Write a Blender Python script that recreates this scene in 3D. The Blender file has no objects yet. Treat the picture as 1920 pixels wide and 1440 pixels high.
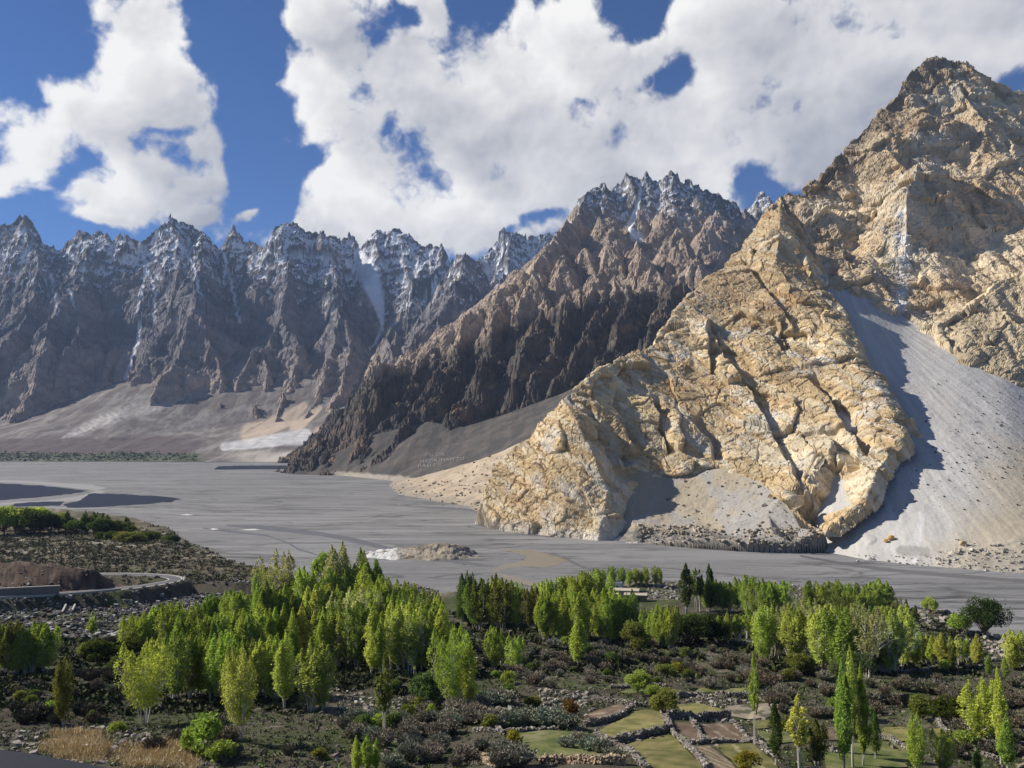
import bpy, math, random
import numpy as np
from mathutils import Vector, Matrix
from mathutils.geometry import delaunay_2d_cdt

SC = bpy.context.scene
COL = SC.collection
rad = math.radians

# ------------------------------------------------------------------ camera, light, sky
W0, H0 = 1920.0, 1440.0
HFOV = rad(62.0)
FPX = W0 / 2 / math.tan(HFOV / 2)
HORIZON = 825.0
PITCH = math.atan((HORIZON - 720.0) / FPX)
CAMZ = 100.0
cam_d = bpy.data.cameras.new("camera"); cam = bpy.data.objects.new("camera", cam_d); COL.objects.link(cam)
cam.location = (0, 0, CAMZ); cam.rotation_euler = (math.pi / 2 + PITCH, 0, 0)
cam_d.sensor_width = 36; cam_d.angle = HFOV; cam_d.clip_start = 0.5; cam_d.clip_end = 60000
SC.camera = cam

SUN_AZ, SUN_EL = rad(-75), rad(35)
SUN = Vector((math.sin(SUN_AZ) * math.cos(SUN_EL), math.cos(SUN_AZ) * math.cos(SUN_EL), math.sin(SUN_EL)))
sl = bpy.data.lights.new("sun", 'SUN'); sl.energy = 5.0; sl.angle = rad(0.5); sl.color = (1.0, 0.93, 0.82)
so = bpy.data.objects.new("sun", sl); COL.objects.link(so)
so.rotation_euler = SUN.to_track_quat('Z', 'Y').to_euler()

SC.render.engine = 'CYCLES'
SC.view_settings.view_transform = 'Standard'; SC.view_settings.look = 'None'
SC.view_settings.exposure = 0.50; SC.view_settings.gamma = 1.0
SC.cycles.use_denoising = True
SC.cycles.max_bounces = 6; SC.cycles.diffuse_bounces = 2; SC.cycles.glossy_bounces = 2
SC.cycles.transmission_bounces = 3; SC.cycles.volume_bounces = 0; SC.cycles.transparent_max_bounces = 6
SC.cycles.sample_clamp_indirect = 4.0

# ---- little node helper
class NT:
    def __init__(s, tree): s.t = tree; s.n = tree.nodes; s.l = tree.links
    def put(s, sock, v):
        if v is None: return
        if isinstance(v, bpy.types.NodeSocket): s.l.new(v, sock)
        elif isinstance(v, (tuple, list)) and len(v) == 3 and sock.type == 'RGBA': sock.default_value = (*v, 1)
        else: sock.default_value = v
    def m(s, op, a, b=None, c=None, clamp=False):
        n = s.n.new('ShaderNodeMath'); n.operation = op; n.use_clamp = clamp
        for i, v in enumerate((a, b, c)):
            if v is not None: s.put(n.inputs[i], v)
        return n.outputs[0]
    def v(s, op, a, b=None, scale=None):
        n = s.n.new('ShaderNodeVectorMath'); n.operation = op
        s.put(n.inputs[0], a)
        if b is not None: s.put(n.inputs[1], b)
        if scale is not None: s.put(n.inputs['Scale'], scale)
        return n.outputs['Value'] if op in ('LENGTH', 'DOT_PRODUCT', 'DISTANCE') else n.outputs[0]
    def sep(s, a):
        n = s.n.new('ShaderNodeSeparateXYZ'); s.put(n.inputs[0], a); return n.outputs[0], n.outputs[1], n.outputs[2]
    def comb(s, x=0.0, y=0.0, z=0.0):
        n = s.n.new('ShaderNodeCombineXYZ')
        for i, v in enumerate((x, y, z)): s.put(n.inputs[i], v)
        return n.outputs[0]
    def noise(s, vec, scale, detail=4.0, rough=0.5, lac=2.0, dist=0.0, col=False):
        n = s.n.new('ShaderNodeTexNoise'); s.put(n.inputs['Vector'], vec)
        for k, v in (('Scale', scale), ('Detail', detail), ('Roughness', rough), ('Lacunarity', lac), ('Distortion', dist)): s.put(n.inputs[k], v)
        return n.outputs[1 if col else 0]
    def voro(s, vec, scale, feat='F1', smooth=None):
        n = s.n.new('ShaderNodeTexVoronoi'); n.feature = feat; s.put(n.inputs['Vector'], vec); s.put(n.inputs['Scale'], scale)
        if smooth is not None: s.put(n.inputs['Smoothness'], smooth)
        return n.outputs[0]
    def mr(s, v, a, b, c=0.0, d=1.0, smooth=True):
        n = s.n.new('ShaderNodeMapRange'); n.interpolation_type = 'SMOOTHSTEP' if smooth else 'LINEAR'
        for i, x in enumerate((v, a, b, c, d)): s.put(n.inputs[i], x)
        return n.outputs[0]
    def mix(s, f, a, b, mode='MIX'):
        n = s.n.new('ShaderNodeMix'); n.data_type = 'RGBA'; n.blend_type = mode
        s.put(n.inputs[0], f); s.put(n.inputs[6], a); s.put(n.inputs[7], b); return n.outputs[2]
    def attr(s, name, fac=False):
        n = s.n.new('ShaderNodeAttribute'); n.attribute_name = name; return n.outputs[2 if fac else 0]

# ------------------------------------------------------------------ numpy noise
f32 = np.float32
def _hash(ix, iy, iz, seed):
    with np.errstate(over='ignore'):
        h = ix.astype(np.uint32) * np.uint32(374761393) + iy.astype(np.uint32) * np.uint32(668265263) + np.uint32((seed * 2246822519) & 0xffffffff)
        if iz is not None: h = h + iz.astype(np.uint32) * np.uint32(3266489917)
        h = (h ^ (h >> np.uint32(15))) * np.uint32(2246822519)
        h = (h ^ (h >> np.uint32(13))) * np.uint32(3266489917)
        return h ^ (h >> np.uint32(16))
_ga = np.linspace(0, 2 * np.pi, 64, endpoint=False); G2X = np.cos(_ga).astype(f32); G2Y = np.sin(_ga).astype(f32)
_r = np.random.RandomState(3).normal(size=(64, 3)); _r /= np.linalg.norm(_r, axis=1)[:, None]; G3 = _r.astype(f32)
def noise2(x, y, seed=0):
    xi = np.floor(x).astype(np.int32); yi = np.floor(y).astype(np.int32)
    xf = (x - xi).astype(f32); yf = (y - yi).astype(f32)
    u = xf * xf * xf * (xf * (xf * 6 - 15) + 10); v = yf * yf * yf * (yf * (yf * 6 - 15) + 10)
    def g(a, b):
        h = _hash(xi + a, yi + b, None, seed) & np.uint32(63)
        return G2X[h] * (xf - a) + G2Y[h] * (yf - b)
    a = g(0, 0); a += u * (g(1, 0) - a); b = g(0, 1); b += u * (g(1, 1) - b)
    return (a + v * (b - a)) * 1.5
def noise3(x, y, z, seed=0):
    xi = np.floor(x).astype(np.int32); yi = np.floor(y).astype(np.int32); zi = np.floor(z).astype(np.int32)
    xf = (x - xi).astype(f32); yf = (y - yi).astype(f32); zf = (z - zi).astype(f32)
    u = xf * xf * (3 - 2 * xf); v = yf * yf * (3 - 2 * yf); w = zf * zf * (3 - 2 * zf)
    def g(a, b, c):
        h = _hash(xi + a, yi + b, zi + c, seed) & np.uint32(63)
        G = G3[h]
        return G[..., 0] * (xf - a) + G[..., 1] * (yf - b) + G[..., 2] * (zf - c)
    def pl(c):
        a = g(0, 0, c); a += u * (g(1, 0, c) - a); b = g(0, 1, c); b += u * (g(1, 1, c) - b)
        return a + v * (b - a)
    a = pl(0); return (a + w * (pl(1) - a)) * 1.5
def fbm2(x, y, octs=5, gain=0.5, seed=0):
    s = 0; a = 1.0; f = 1.0
    for o in range(octs): s = s + a * noise2(x * f, y * f, seed + o * 17); a *= gain; f *= 2.03
    return s
def ridged2(x, y, octs=5, gain=0.5, seed=0):
    s = 0; a = 1.0; f = 1.0; w = 1.0; tot = 0
    for o in range(octs):
        n = 1 - np.abs(noise2(x * f, y * f, seed + o * 17)) * 1.35; n = n * n * w; s = s + a * n; w = np.clip(n * 1.6, 0, 1); tot += a; a *= gain; f *= 2.07
    return s / tot
def fbm3(x, y, z, octs=4, gain=0.5, seed=0, ridge=False):
    s = 0; a = 1.0; f = 1.0
    for o in range(octs):
        n = noise3(x * f, y * f, z * f, seed + o * 13)
        if ridge: n = 0.5 - np.abs(n) * 1.4
        s = s + a * n; a *= gain; f *= 2.05
    return s
def worley3(x, y, z, seed=0):
    """F1 and F2 distances and a cell value."""
    xi = np.floor(x).astype(np.int32); yi = np.floor(y).astype(np.int32); zi = np.floor(z).astype(np.int32)
    xf = (x - xi).astype(f32); yf = (y - yi).astype(f32); zf = (z - zi).astype(f32)
    f1 = np.full(x.shape, 9, f32); f2 = np.full(x.shape, 9, f32); cell = np.zeros(x.shape, f32)
    for a in (-1, 0, 1):
        for b in (-1, 0, 1):
            for c in (-1, 0, 1):
                h = _hash(xi + a, yi + b, zi + c, seed)
                ox = (h & np.uint32(1023)).astype(f32) / 1023; oy = ((h >> np.uint32(10)) & np.uint32(1023)).astype(f32) / 1023
                oz = ((h >> np.uint32(20)) & np.uint32(1023)).astype(f32) / 1023
                d = (a + ox - xf) ** 2 + (b + oy - yf) ** 2 + (c + oz - zf) ** 2
                near = d < f1
                f2 = np.where(near, f1, np.minimum(f2, d)); cell = np.where(near, oz, cell); f1 = np.where(near, d, f1)
    return np.sqrt(f1), np.sqrt(f2), cell
def facets3(x, y, z, seed=0):
    """a field of tilted flat facets, one per random cell: angular broken rock"""
    xi = np.floor(x).astype(np.int32); yi = np.floor(y).astype(np.int32); zi = np.floor(z).astype(np.int32)
    xf = (x - xi).astype(f32); yf = (y - yi).astype(f32); zf = (z - zi).astype(f32)
    f1 = np.full(x.shape, 9, f32); f2 = np.full(x.shape, 9, f32); val = np.zeros(x.shape, f32); cell = np.zeros(x.shape, f32)
    for a in (-1, 0, 1):
        for b in (-1, 0, 1):
            for c in (-1, 0, 1):
                h = _hash(xi + a, yi + b, zi + c, seed)
                vx = a + (h & np.uint32(1023)).astype(f32) / 1023 - xf; vy = b + ((h >> np.uint32(10)) & np.uint32(1023)).astype(f32) / 1023 - yf
                oz = ((h >> np.uint32(20)) & np.uint32(1023)).astype(f32) / 1023; vz = c + oz - zf
                d = vx * vx + vy * vy + vz * vz
                G = G3[(h >> np.uint32(7)) & np.uint32(63)]
                near = d < f1
                f2 = np.where(near, f1, np.minimum(f2, d)); val = np.where(near, vx * G[..., 0] + vy * G[..., 1] + vz * G[..., 2] + (oz - .5) * .6, val); cell = np.where(near, oz, cell); f1 = np.where(near, d, f1)
    return val, np.sqrt(f2) - np.sqrt(f1), cell
def gully_oct(px, py, dx, dy, seed):
    xi = np.floor(px).astype(np.int32); yi = np.floor(py).astype(np.int32)
    xf = (px - xi).astype(f32); yf = (py - yi).astype(f32)
    va = np.zeros(px.shape, f32); vx = np.zeros(px.shape, f32); vy = np.zeros(px.shape, f32); wt = np.zeros(px.shape, f32)
    for a in (-1, 0, 1, 2):
        for b in (-1, 0, 1, 2):
            h = _hash(xi + a, yi + b, None, seed)
            ox = (h & np.uint32(1023)).astype(f32) / 1023 * 0.5; oy = ((h >> np.uint32(10)) & np.uint32(1023)).astype(f32) / 1023 * 0.5
            qx = xf - a + ox; qy = yf - b + oy
            w = np.exp(-(qx * qx + qy * qy) * 2.0)
            m = (qx * dx + qy * dy) * (2 * np.pi)
            sn = np.sin(m) * w
            va += np.cos(m) * w; vx -= sn * dx; vy -= sn * dy; wt += w
    return va / wt, vx / wt, vy / wt
def gullies(X, Y, gx, gy, wl, octs=4, gain=0.45, branch=0.35, sharp=1.1, seed=0):
    """branching ribs and gullies that run down the slope given by (gx, gy)"""
    g = np.sqrt(gx * gx + gy * gy) + 1e-5
    dx0 = gy / g * sharp; dy0 = -gx / g * sharp
    h = np.zeros(X.shape, f32); hx = np.zeros(X.shape, f32); hy = np.zeros(X.shape, f32); a = 1.0; f = 1.0 / wl
    for o in range(octs):
        e, ex, ey = gully_oct(X * f, Y * f, dx0 + hy * branch, dy0 - hx * branch, seed + o * 7)
        h += e * a; hx += ex * a; hy += ey * a; a *= gain; f *= 2.0
    return h
def smooth(A, n=1):
    for _ in range(n):
        A = np.pad(A, 1, mode='edge')
        A = (A[1:-1, 1:-1] * 4 + 2 * (A[:-2, 1:-1] + A[2:, 1:-1] + A[1:-1, :-2] + A[1:-1, 2:]) + A[:-2, :-2] + A[:-2, 2:] + A[2:, :-2] + A[2:, 2:]) / 16
    return A
def sst(a, b, x):
    t = np.clip((x - a) / (b - a), 0, 1); return t * t * (3 - 2 * t)

def c3(*c): return np.array(c, f32)
def lerp3(A, B, t): return A + (B - A) * t[..., None]

# ------------------------------------------------------------------ sky: Nishita, with cumulus computed by direction
world = bpy.data.worlds.new("World"); SC.world = world; world.use_nodes = True
CLOUDS = [(255, 95, 120, 95), (330, 45, 75, 70), (190, 225, 165, 90), (330, 175, 70, 100), (85, 245, 90, 55), (270, 335, 130, 62, 15),
          (385, 272, 62, 58), (95, 300, 80, 50), (-5, 345, 42, 46), (355, 392, 50, 26), (460, 408, 22, 13), (205, 400, 44, 14), (160, 355, 30, 20),
          (620, 60, 110, 110), (610, 190, 130, 100), (480, 165, 45, 24), (760, 120, 150, 150), (680, 350, 130, 110), (620, 410, 80, 45), (950, 200, 220, 170), (560, 315, 40, 22),
          (1000, 370, 300, 100), (850, 410, 230, 70), (1250, 300, 300, 110), (1380, 90, 270, 150), (1600, 130, 330, 220), (1850, 80, 300, 220),
          (1500, 320, 200, 60), (1150, 120, 160, 120), (800, 20, 90, 60), (1060, 50, 110, 70), (700, 440, 190, 60), (1950, 300, 200, 200)]
HOLES = [(445, 130, 60, 150, 0, 1.6), (490, 300, 62, 120, 0, 1.6), (10, 110, 90, 90, 0, 1.3), (25, 410, 90, 40, 0, 1.0), (905, 15, 55, 40, 0, 1.4), (640, 190, 55, 34, 30, 1.0), (735, 28, 34, 26, 0, 1.0), (1195, 25, 85, 45, 20, 1.7), (1240, 150, 75, 36, 0, 1.5), (1455, 350, 120, 34, -20, 1.7),
         (690, 70, 30, 46, 0, .9), (985, 425, 45, 16, 0, 1.3), (590, 305, 30, 60, -25, 1.0), (320, 235, 70, 16, 20, .8), (1905, 160, 40, 24, 0, .9), (500, 300, 60, 90, 0, .8), (455, 60, 60, 120, 0, .8)]
def build_world():
    A0, A1, E0, E1, st = -0.78, 0.78, -0.03, 0.80, 0.0008
    na, ne = int((A1 - A0) / st), int((E1 - E0) / st)
    az = np.repeat(np.linspace(A0, A1, na, dtype=f32)[None], ne, 0); el = np.repeat(np.linspace(E0, E1, ne, dtype=f32)[:, None], na, 1)
    wx = az + .026 * fbm2(az * 9, el * 9, 2, .4, seed=1) + .0045 * fbm2(az * 40, el * 40, 2, .4, seed=3); wy = el + .020 * fbm2(az * 9 + 7, el * 9, 2, .4, seed=2) + .0045 * fbm2(az * 40, el * 40 + 5, 2, .4, seed=4)
    vx = az + .010 * noise2(az * 12, el * 12, 81) + .0025 * noise2(az * 60, el * 60, 83); vy = el + .008 * noise2(az * 12, el * 12, 82) + .0025 * noise2(az * 60, el * 60, 84)
    def blob(b):
        cx, cy = (b[0] - 960) / FPX, (720 - b[1]) / FPX
        d = Vector((cx, math.cos(PITCH) - cy * math.sin(PITCH), math.sin(PITCH) + cy * math.cos(PITCH))).normalized()
        a, e = math.atan2(d.x, d.y), math.asin(d.z); r = rad(b[4]) if len(b) > 4 else 0
        dx, dy = wx - a, wy - e; c, s_ = math.cos(r), math.sin(r)
        return 1 - np.sqrt(((dx * c + dy * s_) * FPX / b[2]) ** 2 + ((dy * c - dx * s_) * FPX / b[3]) ** 2)
    acc = np.zeros(az.shape, f32)
    for b in CLOUDS: acc += np.exp(np.clip(blob(b), -2.5, 2) * 8.0)
    m = np.log(acc + 1e-8) / 8.0
    far = np.clip(fbm2(az * 3.3, el * 4.2, 3, seed=9) * 1.3 - .25, -1.2, .8); away = np.maximum(sst(.60, .72, np.abs(az)), sst(.55, .66, el))
    m = m * (1 - away) + far * away
    m = np.minimum(m, 0.80)
    for b in HOLES: m = m - b[5] * sst(-.6, 1.0, blob(b)) * .68
    m = np.maximum(m, -1.3)
    bil = 0; a = 1.0; f = 13.0
    for o in range(8):
        bil = bil + a * (np.abs(noise2(vx * f + 3.1 * o, vy * f * 1.1, 40 + o)) - .30); a *= .56; f *= 2.06
    fb = fbm2(vx * 11, vy * 12, 8, .60, seed=60)
    d = m * 1.25 + bil * .50 + fb * .62 + .15
    dens = np.clip(d, 0, 1.2)
    alpha = sst(-.12, .55, d) ** 1.15
    # self-shadowing: march towards the sun (left and up)
    T = np.zeros(az.shape, f32); L = (-0.80, 0.60); s0 = 0.0
    for i in range(14):
        ds = .0022 * 1.22 ** i; s0 += ds
        oi, oj = int(round(L[1] * s0 / st)), int(round(L[0] * s0 / st))
        sh = np.roll(dens, (-oi, -oj), (0, 1)); T += sh * ds
    lit = np.exp(-T * 17.0)
    relief = smooth(d, 10); gy, gx = np.gradient(relief); sl = np.clip(-(gx * L[0] + gy * L[1]) * 14, -1, 1)
    grey = sst(.12, .50, az) * sst(-.05, .28, el) 
    soft = fbm2(vx * 5 + 2, vy * 8, 5, .55, seed=77)
    br = .42 + .60 * lit + .08 * sl + .10 * fb + .36 * soft
    br = br * (1 - .19 * grey) 
    br = np.clip(br, .05, 1.06)
    cld = lerp3(c3(.44, .455, .52), c3(1.07, 1.055, 1.03), np.clip((br - .16) / .82, 0, 1))
    img = bpy.data.images.new("cloud_field", na, ne, alpha=True, float_buffer=True)
    img.colorspace_settings.name = 'Non-Color'
    px = np.concatenate([cld, alpha[..., None]], -1).astype(f32); img.pixels.foreach_set(px.ravel()); img.update()
    t = world.node_tree; t.nodes.clear(); k = NT(t)
    out = t.nodes.new('ShaderNodeOutputWorld')
    sky = t.nodes.new('ShaderNodeTexSky'); sky.sky_type = 'NISHITA'; sky.sun_disc = False
    sky.sun_elevation = SUN_EL; sky.sun_rotation = SUN_AZ
    sky.altitude = 2600; sky.air_density = 1.0; sky.dust_density = 0.4; sky.ozone_density = 2.5
    tc = t.nodes.new('ShaderNodeTexCoord'); x, y, z = k.sep(tc.outputs['Generated'])
    a, e = k.m('ARCTAN2', x, y), k.m('ARCSINE', z)
    uv = k.comb(k.m('DIVIDE', k.m('SUBTRACT', a, A0), A1 - A0), k.m('DIVIDE', k.m('SUBTRACT', e, E0), E1 - E0), 0.0)
    it = t.nodes.new('ShaderNodeTexImage'); it.image = img; it.extension = 'CLIP'; it.interpolation = 'Cubic'; k.put(it.inputs[0], uv)
    # the rest of the sky, behind and beside the viewer: scattered cloud
    n = k.noise(k.v('MULTIPLY', tc.outputs['Generated'], (1, 1, 1.6)), 3.0, 5.0, 0.55)
    inside = k.m('MULTIPLY', k.m('MULTIPLY', k.m('LESS_THAN', k.m('ABSOLUTE', a), A1 - .002), k.m('GREATER_THAN', e, E0 + .002)), k.m('LESS_THAN', e, E1 - .002))
    oa = k.m('MULTIPLY', k.mr(n, .56, .66), k.mr(z, 0.0, .1))
    al = k.m('ADD', k.m('MULTIPLY', it.outputs[1], inside), k.m('MULTIPLY', oa, k.m('SUBTRACT', 1.0, inside)))
    cc = k.mix(inside, (0.6, 0.6, 0.62), it.outputs[0])
    skyc = k.mix(1.0, sky.outputs[0], (SKY_S * 0.36, SKY_S * 0.56, SKY_S * 0.84), mode='MULTIPLY')
    fin = k.mix(al, skyc, k.mix(1.0, cc, (CLD, CLD, CLD), mode='MULTIPLY'))
    bg = t.nodes.new('ShaderNodeBackground'); k.put(bg.inputs[0], fin); bg.inputs[1].default_value = 0.1
    t.links.new(bg.outputs[0], out.inputs[0])
    world.cycles.sampling_method = 'MANUAL'; world.cycles.sample_map_resolution = 512
SKY_S, CLD = 0.80, 6.6
build_world()

# ------------------------------------------------------------------ places on the photograph turned into points of the world
CP, SP = math.cos(PITCH), math.sin(PITCH)
def ray(px, py):
    cx, cy = (px - 960) / FPX, (720 - py) / FPX
    return cx, CP - cy * SP, SP + cy * CP
def P(px, py, Y):
    dx, dy, dz = ray(px, py); t = Y / dy; return (dx * t, Y, CAMZ + dz * t)
def PZ(px, py, z=0.0):
    dx, dy, dz = ray(px, py); t = (z - CAMZ) / dz; return (dx * t, dy * t, z)
def proj(X, Y, Z):
    dz = Z - CAMZ; f = Y * CP + dz * SP; v = -Y * SP + dz * CP
    return 960 + FPX * X / f, 720 - FPX * v / f

# ------------------------------------------------------------------ meshes
def link(name, me, mat=None, parent=None):
    o = bpy.data.objects.new(name, me); COL.objects.link(o)
    if mat is not None and me is not None and len(me.materials) == 0: me.materials.append(mat)
    if parent is not None: o.parent = parent
    return o
def tag(o, label=None, cat=None, group=None, kind=None):
    if label: o['label'] = label
    if cat: o['category'] = cat
    if group: o['group'] = group
    if kind: o['kind'] = kind
    return o
def mesh_np(name, V, F, smooth_=True, attrs=None):
    """V (n,3), F (m,3 or 4)"""
    me = bpy.data.meshes.new(name); V = np.ascontiguousarray(V, f32); F = np.ascontiguousarray(F, np.int32)
    k = F.shape[1]
    me.vertices.add(len(V)); me.vertices.foreach_set('co', V.ravel())
    me.loops.add(F.size); me.loops.foreach_set('vertex_index', F.ravel())
    me.polygons.add(len(F)); me.polygons.foreach_set('loop_start', np.arange(0, F.size, k, dtype=np.int32))
    me.polygons.foreach_set('use_smooth', np.full(len(F), smooth_, bool))
    for n, (typ, arr) in (attrs or {}).items():
        a = me.attributes.new(n, typ, 'POINT')
        if typ == 'FLOAT_COLOR':
            c = np.ones((len(V), 4), f32); c[:, :3] = arr; a.data.foreach_set('color', c.ravel())
        else: a.data.foreach_set('value', np.ascontiguousarray(arr, f32))
    me.update(calc_edges=True)
    return me
class Grid:
    """a patch of ground: columns fan out from the viewpoint, rows run at the given distances"""
    def __init__(s, px0, px1, nc, Ys):
        s.u = ((np.linspace(px0, px1, nc) - 960) / FPX).astype(f32); s.Ys = np.asarray(Ys, f32)
        s.Y = np.repeat(s.Ys[:, None], nc, 1); s.X = s.u[None, :] * s.Y; s.shape = s.X.shape
    def normals(s, Z, X=None, Y=None):
        X = s.X if X is None else X; Y = s.Y if Y is None else Y
        xr, xc = np.gradient(X); yr, yc = np.gradient(Y); zr, zc = np.gradient(Z)
        nx = yc * zr - zc * yr; ny = zc * xr - xc * zr; nz = xc * yr - yc * xr
        l = np.sqrt(nx * nx + ny * ny + nz * nz) + 1e-9
        return nx / l, ny / l, nz / l
    def grad(s, Z):
        nx, ny, nz = s.normals(Z); nz = np.maximum(nz, 0.05); return -nx / nz, -ny / nz
    def tin(s, pts, lines=(), base=np.nan):
        """heights from control points (world xyz) joined into triangles; lines = index chains that must be edges"""
        co = [Vector((p[0], p[1])) for p in pts]; ed = [(a, b) for L in lines for a, b in zip(L[:-1], L[1:])]
        v2, e2, f2, ov, oe, of = delaunay_2d_cdt(co, ed, [], 0, 1e-4)
        zz = []
        for i, o in enumerate(ov):
            if o: zz.append(sum(pts[j][2] for j in o) / len(o))
            else:
                d = sorted((((v2[i] - c).length, pts[j][2]) for j, c in enumerate(co)))[:2]; zz.append((d[0][1] + d[1][1]) / 2)
        Z = np.full(s.shape, base, f32)
        for f in f2:
            a, b, c = [(v2[i].x, v2[i].y, zz[i]) for i in f]
            ys = (a[1], b[1], c[1]); us = [p[0] / p[1] for p in (a, b, c)]
            r0, r1 = np.searchsorted(s.Ys, min(ys)), np.searchsorted(s.Ys, max(ys)); c0, c1 = np.searchsorted(s.u, min(us)), np.searchsorted(s.u, max(us))
            if r1 <= r0 or c1 <= c0: continue
            X = s.X[r0:r1, c0:c1]; Y = s.Y[r0:r1, c0:c1]
            den = (b[1] - c[1]) * (a[0] - c[0]) + (c[0] - b[0]) * (a[1] - c[1])
            if abs(den) < 1e-6: continue
            l0 = ((b[1] - c[1]) * (X - c[0]) + (c[0] - b[0]) * (Y - c[1])) / den; l1 = ((c[1] - a[1]) * (X - c[0]) + (a[0] - c[0]) * (Y - c[1])) / den; l2 = 1 - l0 - l1
            ins = (l0 >= -1e-4) & (l1 >= -1e-4) & (l2 >= -1e-4)
            S = Z[r0:r1, c0:c1]; S[ins] = (l0 * a[2] + l1 * b[2] + l2 * c[2])[ins]
        return Z
    def ridges(s, RL, X=None, Y=None):
        """highest of the roofs that fall away from each ridge line; RL = (points, slope, far_slope, near_width)"""
        X = s.X if X is None else X; Y = s.Y if Y is None else Y
        Z = np.full(s.shape, -1e4, f32)
        for pts, s0, s1, w in RL:
            for a, b in zip(pts[:-1], pts[1:]):
                ax, ay, az = a; ex, ey = b[0] - ax, b[1] - ay; L = ex * ex + ey * ey + 1e-6
                t = np.clip(((X - ax) * ex + (Y - ay) * ey) / L, 0, 1)
                d = np.sqrt((X - ax - t * ex) ** 2 + (Y - ay - t * ey) ** 2)
                z = az + t * (b[2] - az) - np.where(d < w, d * s0, w * s0 + (d - w) * s1)
                Z = np.maximum(Z, z)
        return Z
    def build(s, name, X, Y, Z, keep, attrs, flat=False):
        nr, nc = s.shape; idx = np.arange(nr * nc).reshape(nr, nc)
        kf = keep[:-1, :-1] & keep[1:, :-1] & keep[:-1, 1:] & keep[1:, 1:]
        F = np.stack([idx[:-1, :-1][kf], idx[:-1, 1:][kf], idx[1:, 1:][kf], idx[1:, :-1][kf]], 1)
        used = np.zeros(nr * nc, bool); used[F.ravel()] = True; re = np.cumsum(used) - 1
        V = np.stack([X, Y, Z], -1).reshape(-1, 3)[used]
        at = {}
        for n, (t, a) in attrs.items(): at[n] = (t, a.reshape(nr * nc, -1)[used] if t == 'FLOAT_COLOR' else a.ravel()[used])
        return mesh_np(name, V, re[F], not flat, at)
def near_line(px, py, pts):
    """distance in photograph pixels to a drawn line, and how far along (0..1) and which side"""
    D = np.full(px.shape, 1e9, f32); T = np.zeros(px.shape, f32); S = np.zeros(px.shape, f32); n = len(pts) - 1
    for i, (a, b) in enumerate(zip(pts[:-1], pts[1:])):
        ex, ey = b[0] - a[0], b[1] - a[1]; L = ex * ex + ey * ey
        t = np.clip(((px - a[0]) * ex + (py - a[1]) * ey) / L, 0, 1)
        d = np.hypot(px - a[0] - t * ex, py - a[1] - t * ey); side = (px - a[0]) * ey - (py - a[1]) * ex
        m = d < D; D = np.where(m, d, D); T = np.where(m, (i + t) / n, T); S = np.where(m, np.sign(side), S)
    return D, T, S

def earth_mat(name, bump=0.5, scale=0.15, var=0.35, rough=0.95, fine=True, bump_d=1.0, sub=1.0):
    """bare rock, scree or soil: the colour of each spot is stored on the mesh, mottled by noise and roughened by bump"""
    m = bpy.data.materials.new(name); m.use_nodes = True; k = NT(m.node_tree); b = m.node_tree.nodes['Principled BSDF']
    tc = m.node_tree.nodes.new('ShaderNodeTexCoord'); p = tc.outputs['Object']
    n1 = k.noise(p, scale, 6.0, 0.62); n2 = k.noise(p, scale * 7, 4.0, 0.65)
    f = k.m('ADD', 1.0 - var, k.m('MULTIPLY', n1, var * 1.3)); f = k.m('MULTIPLY', f, k.m('ADD', 1.0 - var * sub, k.m('MULTIPLY', n2, var * 2.0 * sub)))
    c = k.v('SCALE', k.attr('Col'), scale=f)
    k.put(b.inputs['Base Color'], c); b.inputs['Roughness'].default_value = rough; b.inputs['Specular IOR Level'].default_value = 0.15
    bp = m.node_tree.nodes.new('ShaderNodeBump'); bp.inputs['Strength'].default_value = bump; bp.inputs['Distance'].default_value = bump_d
    h = k.m('ADD', k.m('MULTIPLY', n1, 2.0), n2)
    k.put(bp.inputs['Height'], h); k.put(b.inputs['Normal'], bp.outputs[0])
    return m
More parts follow.
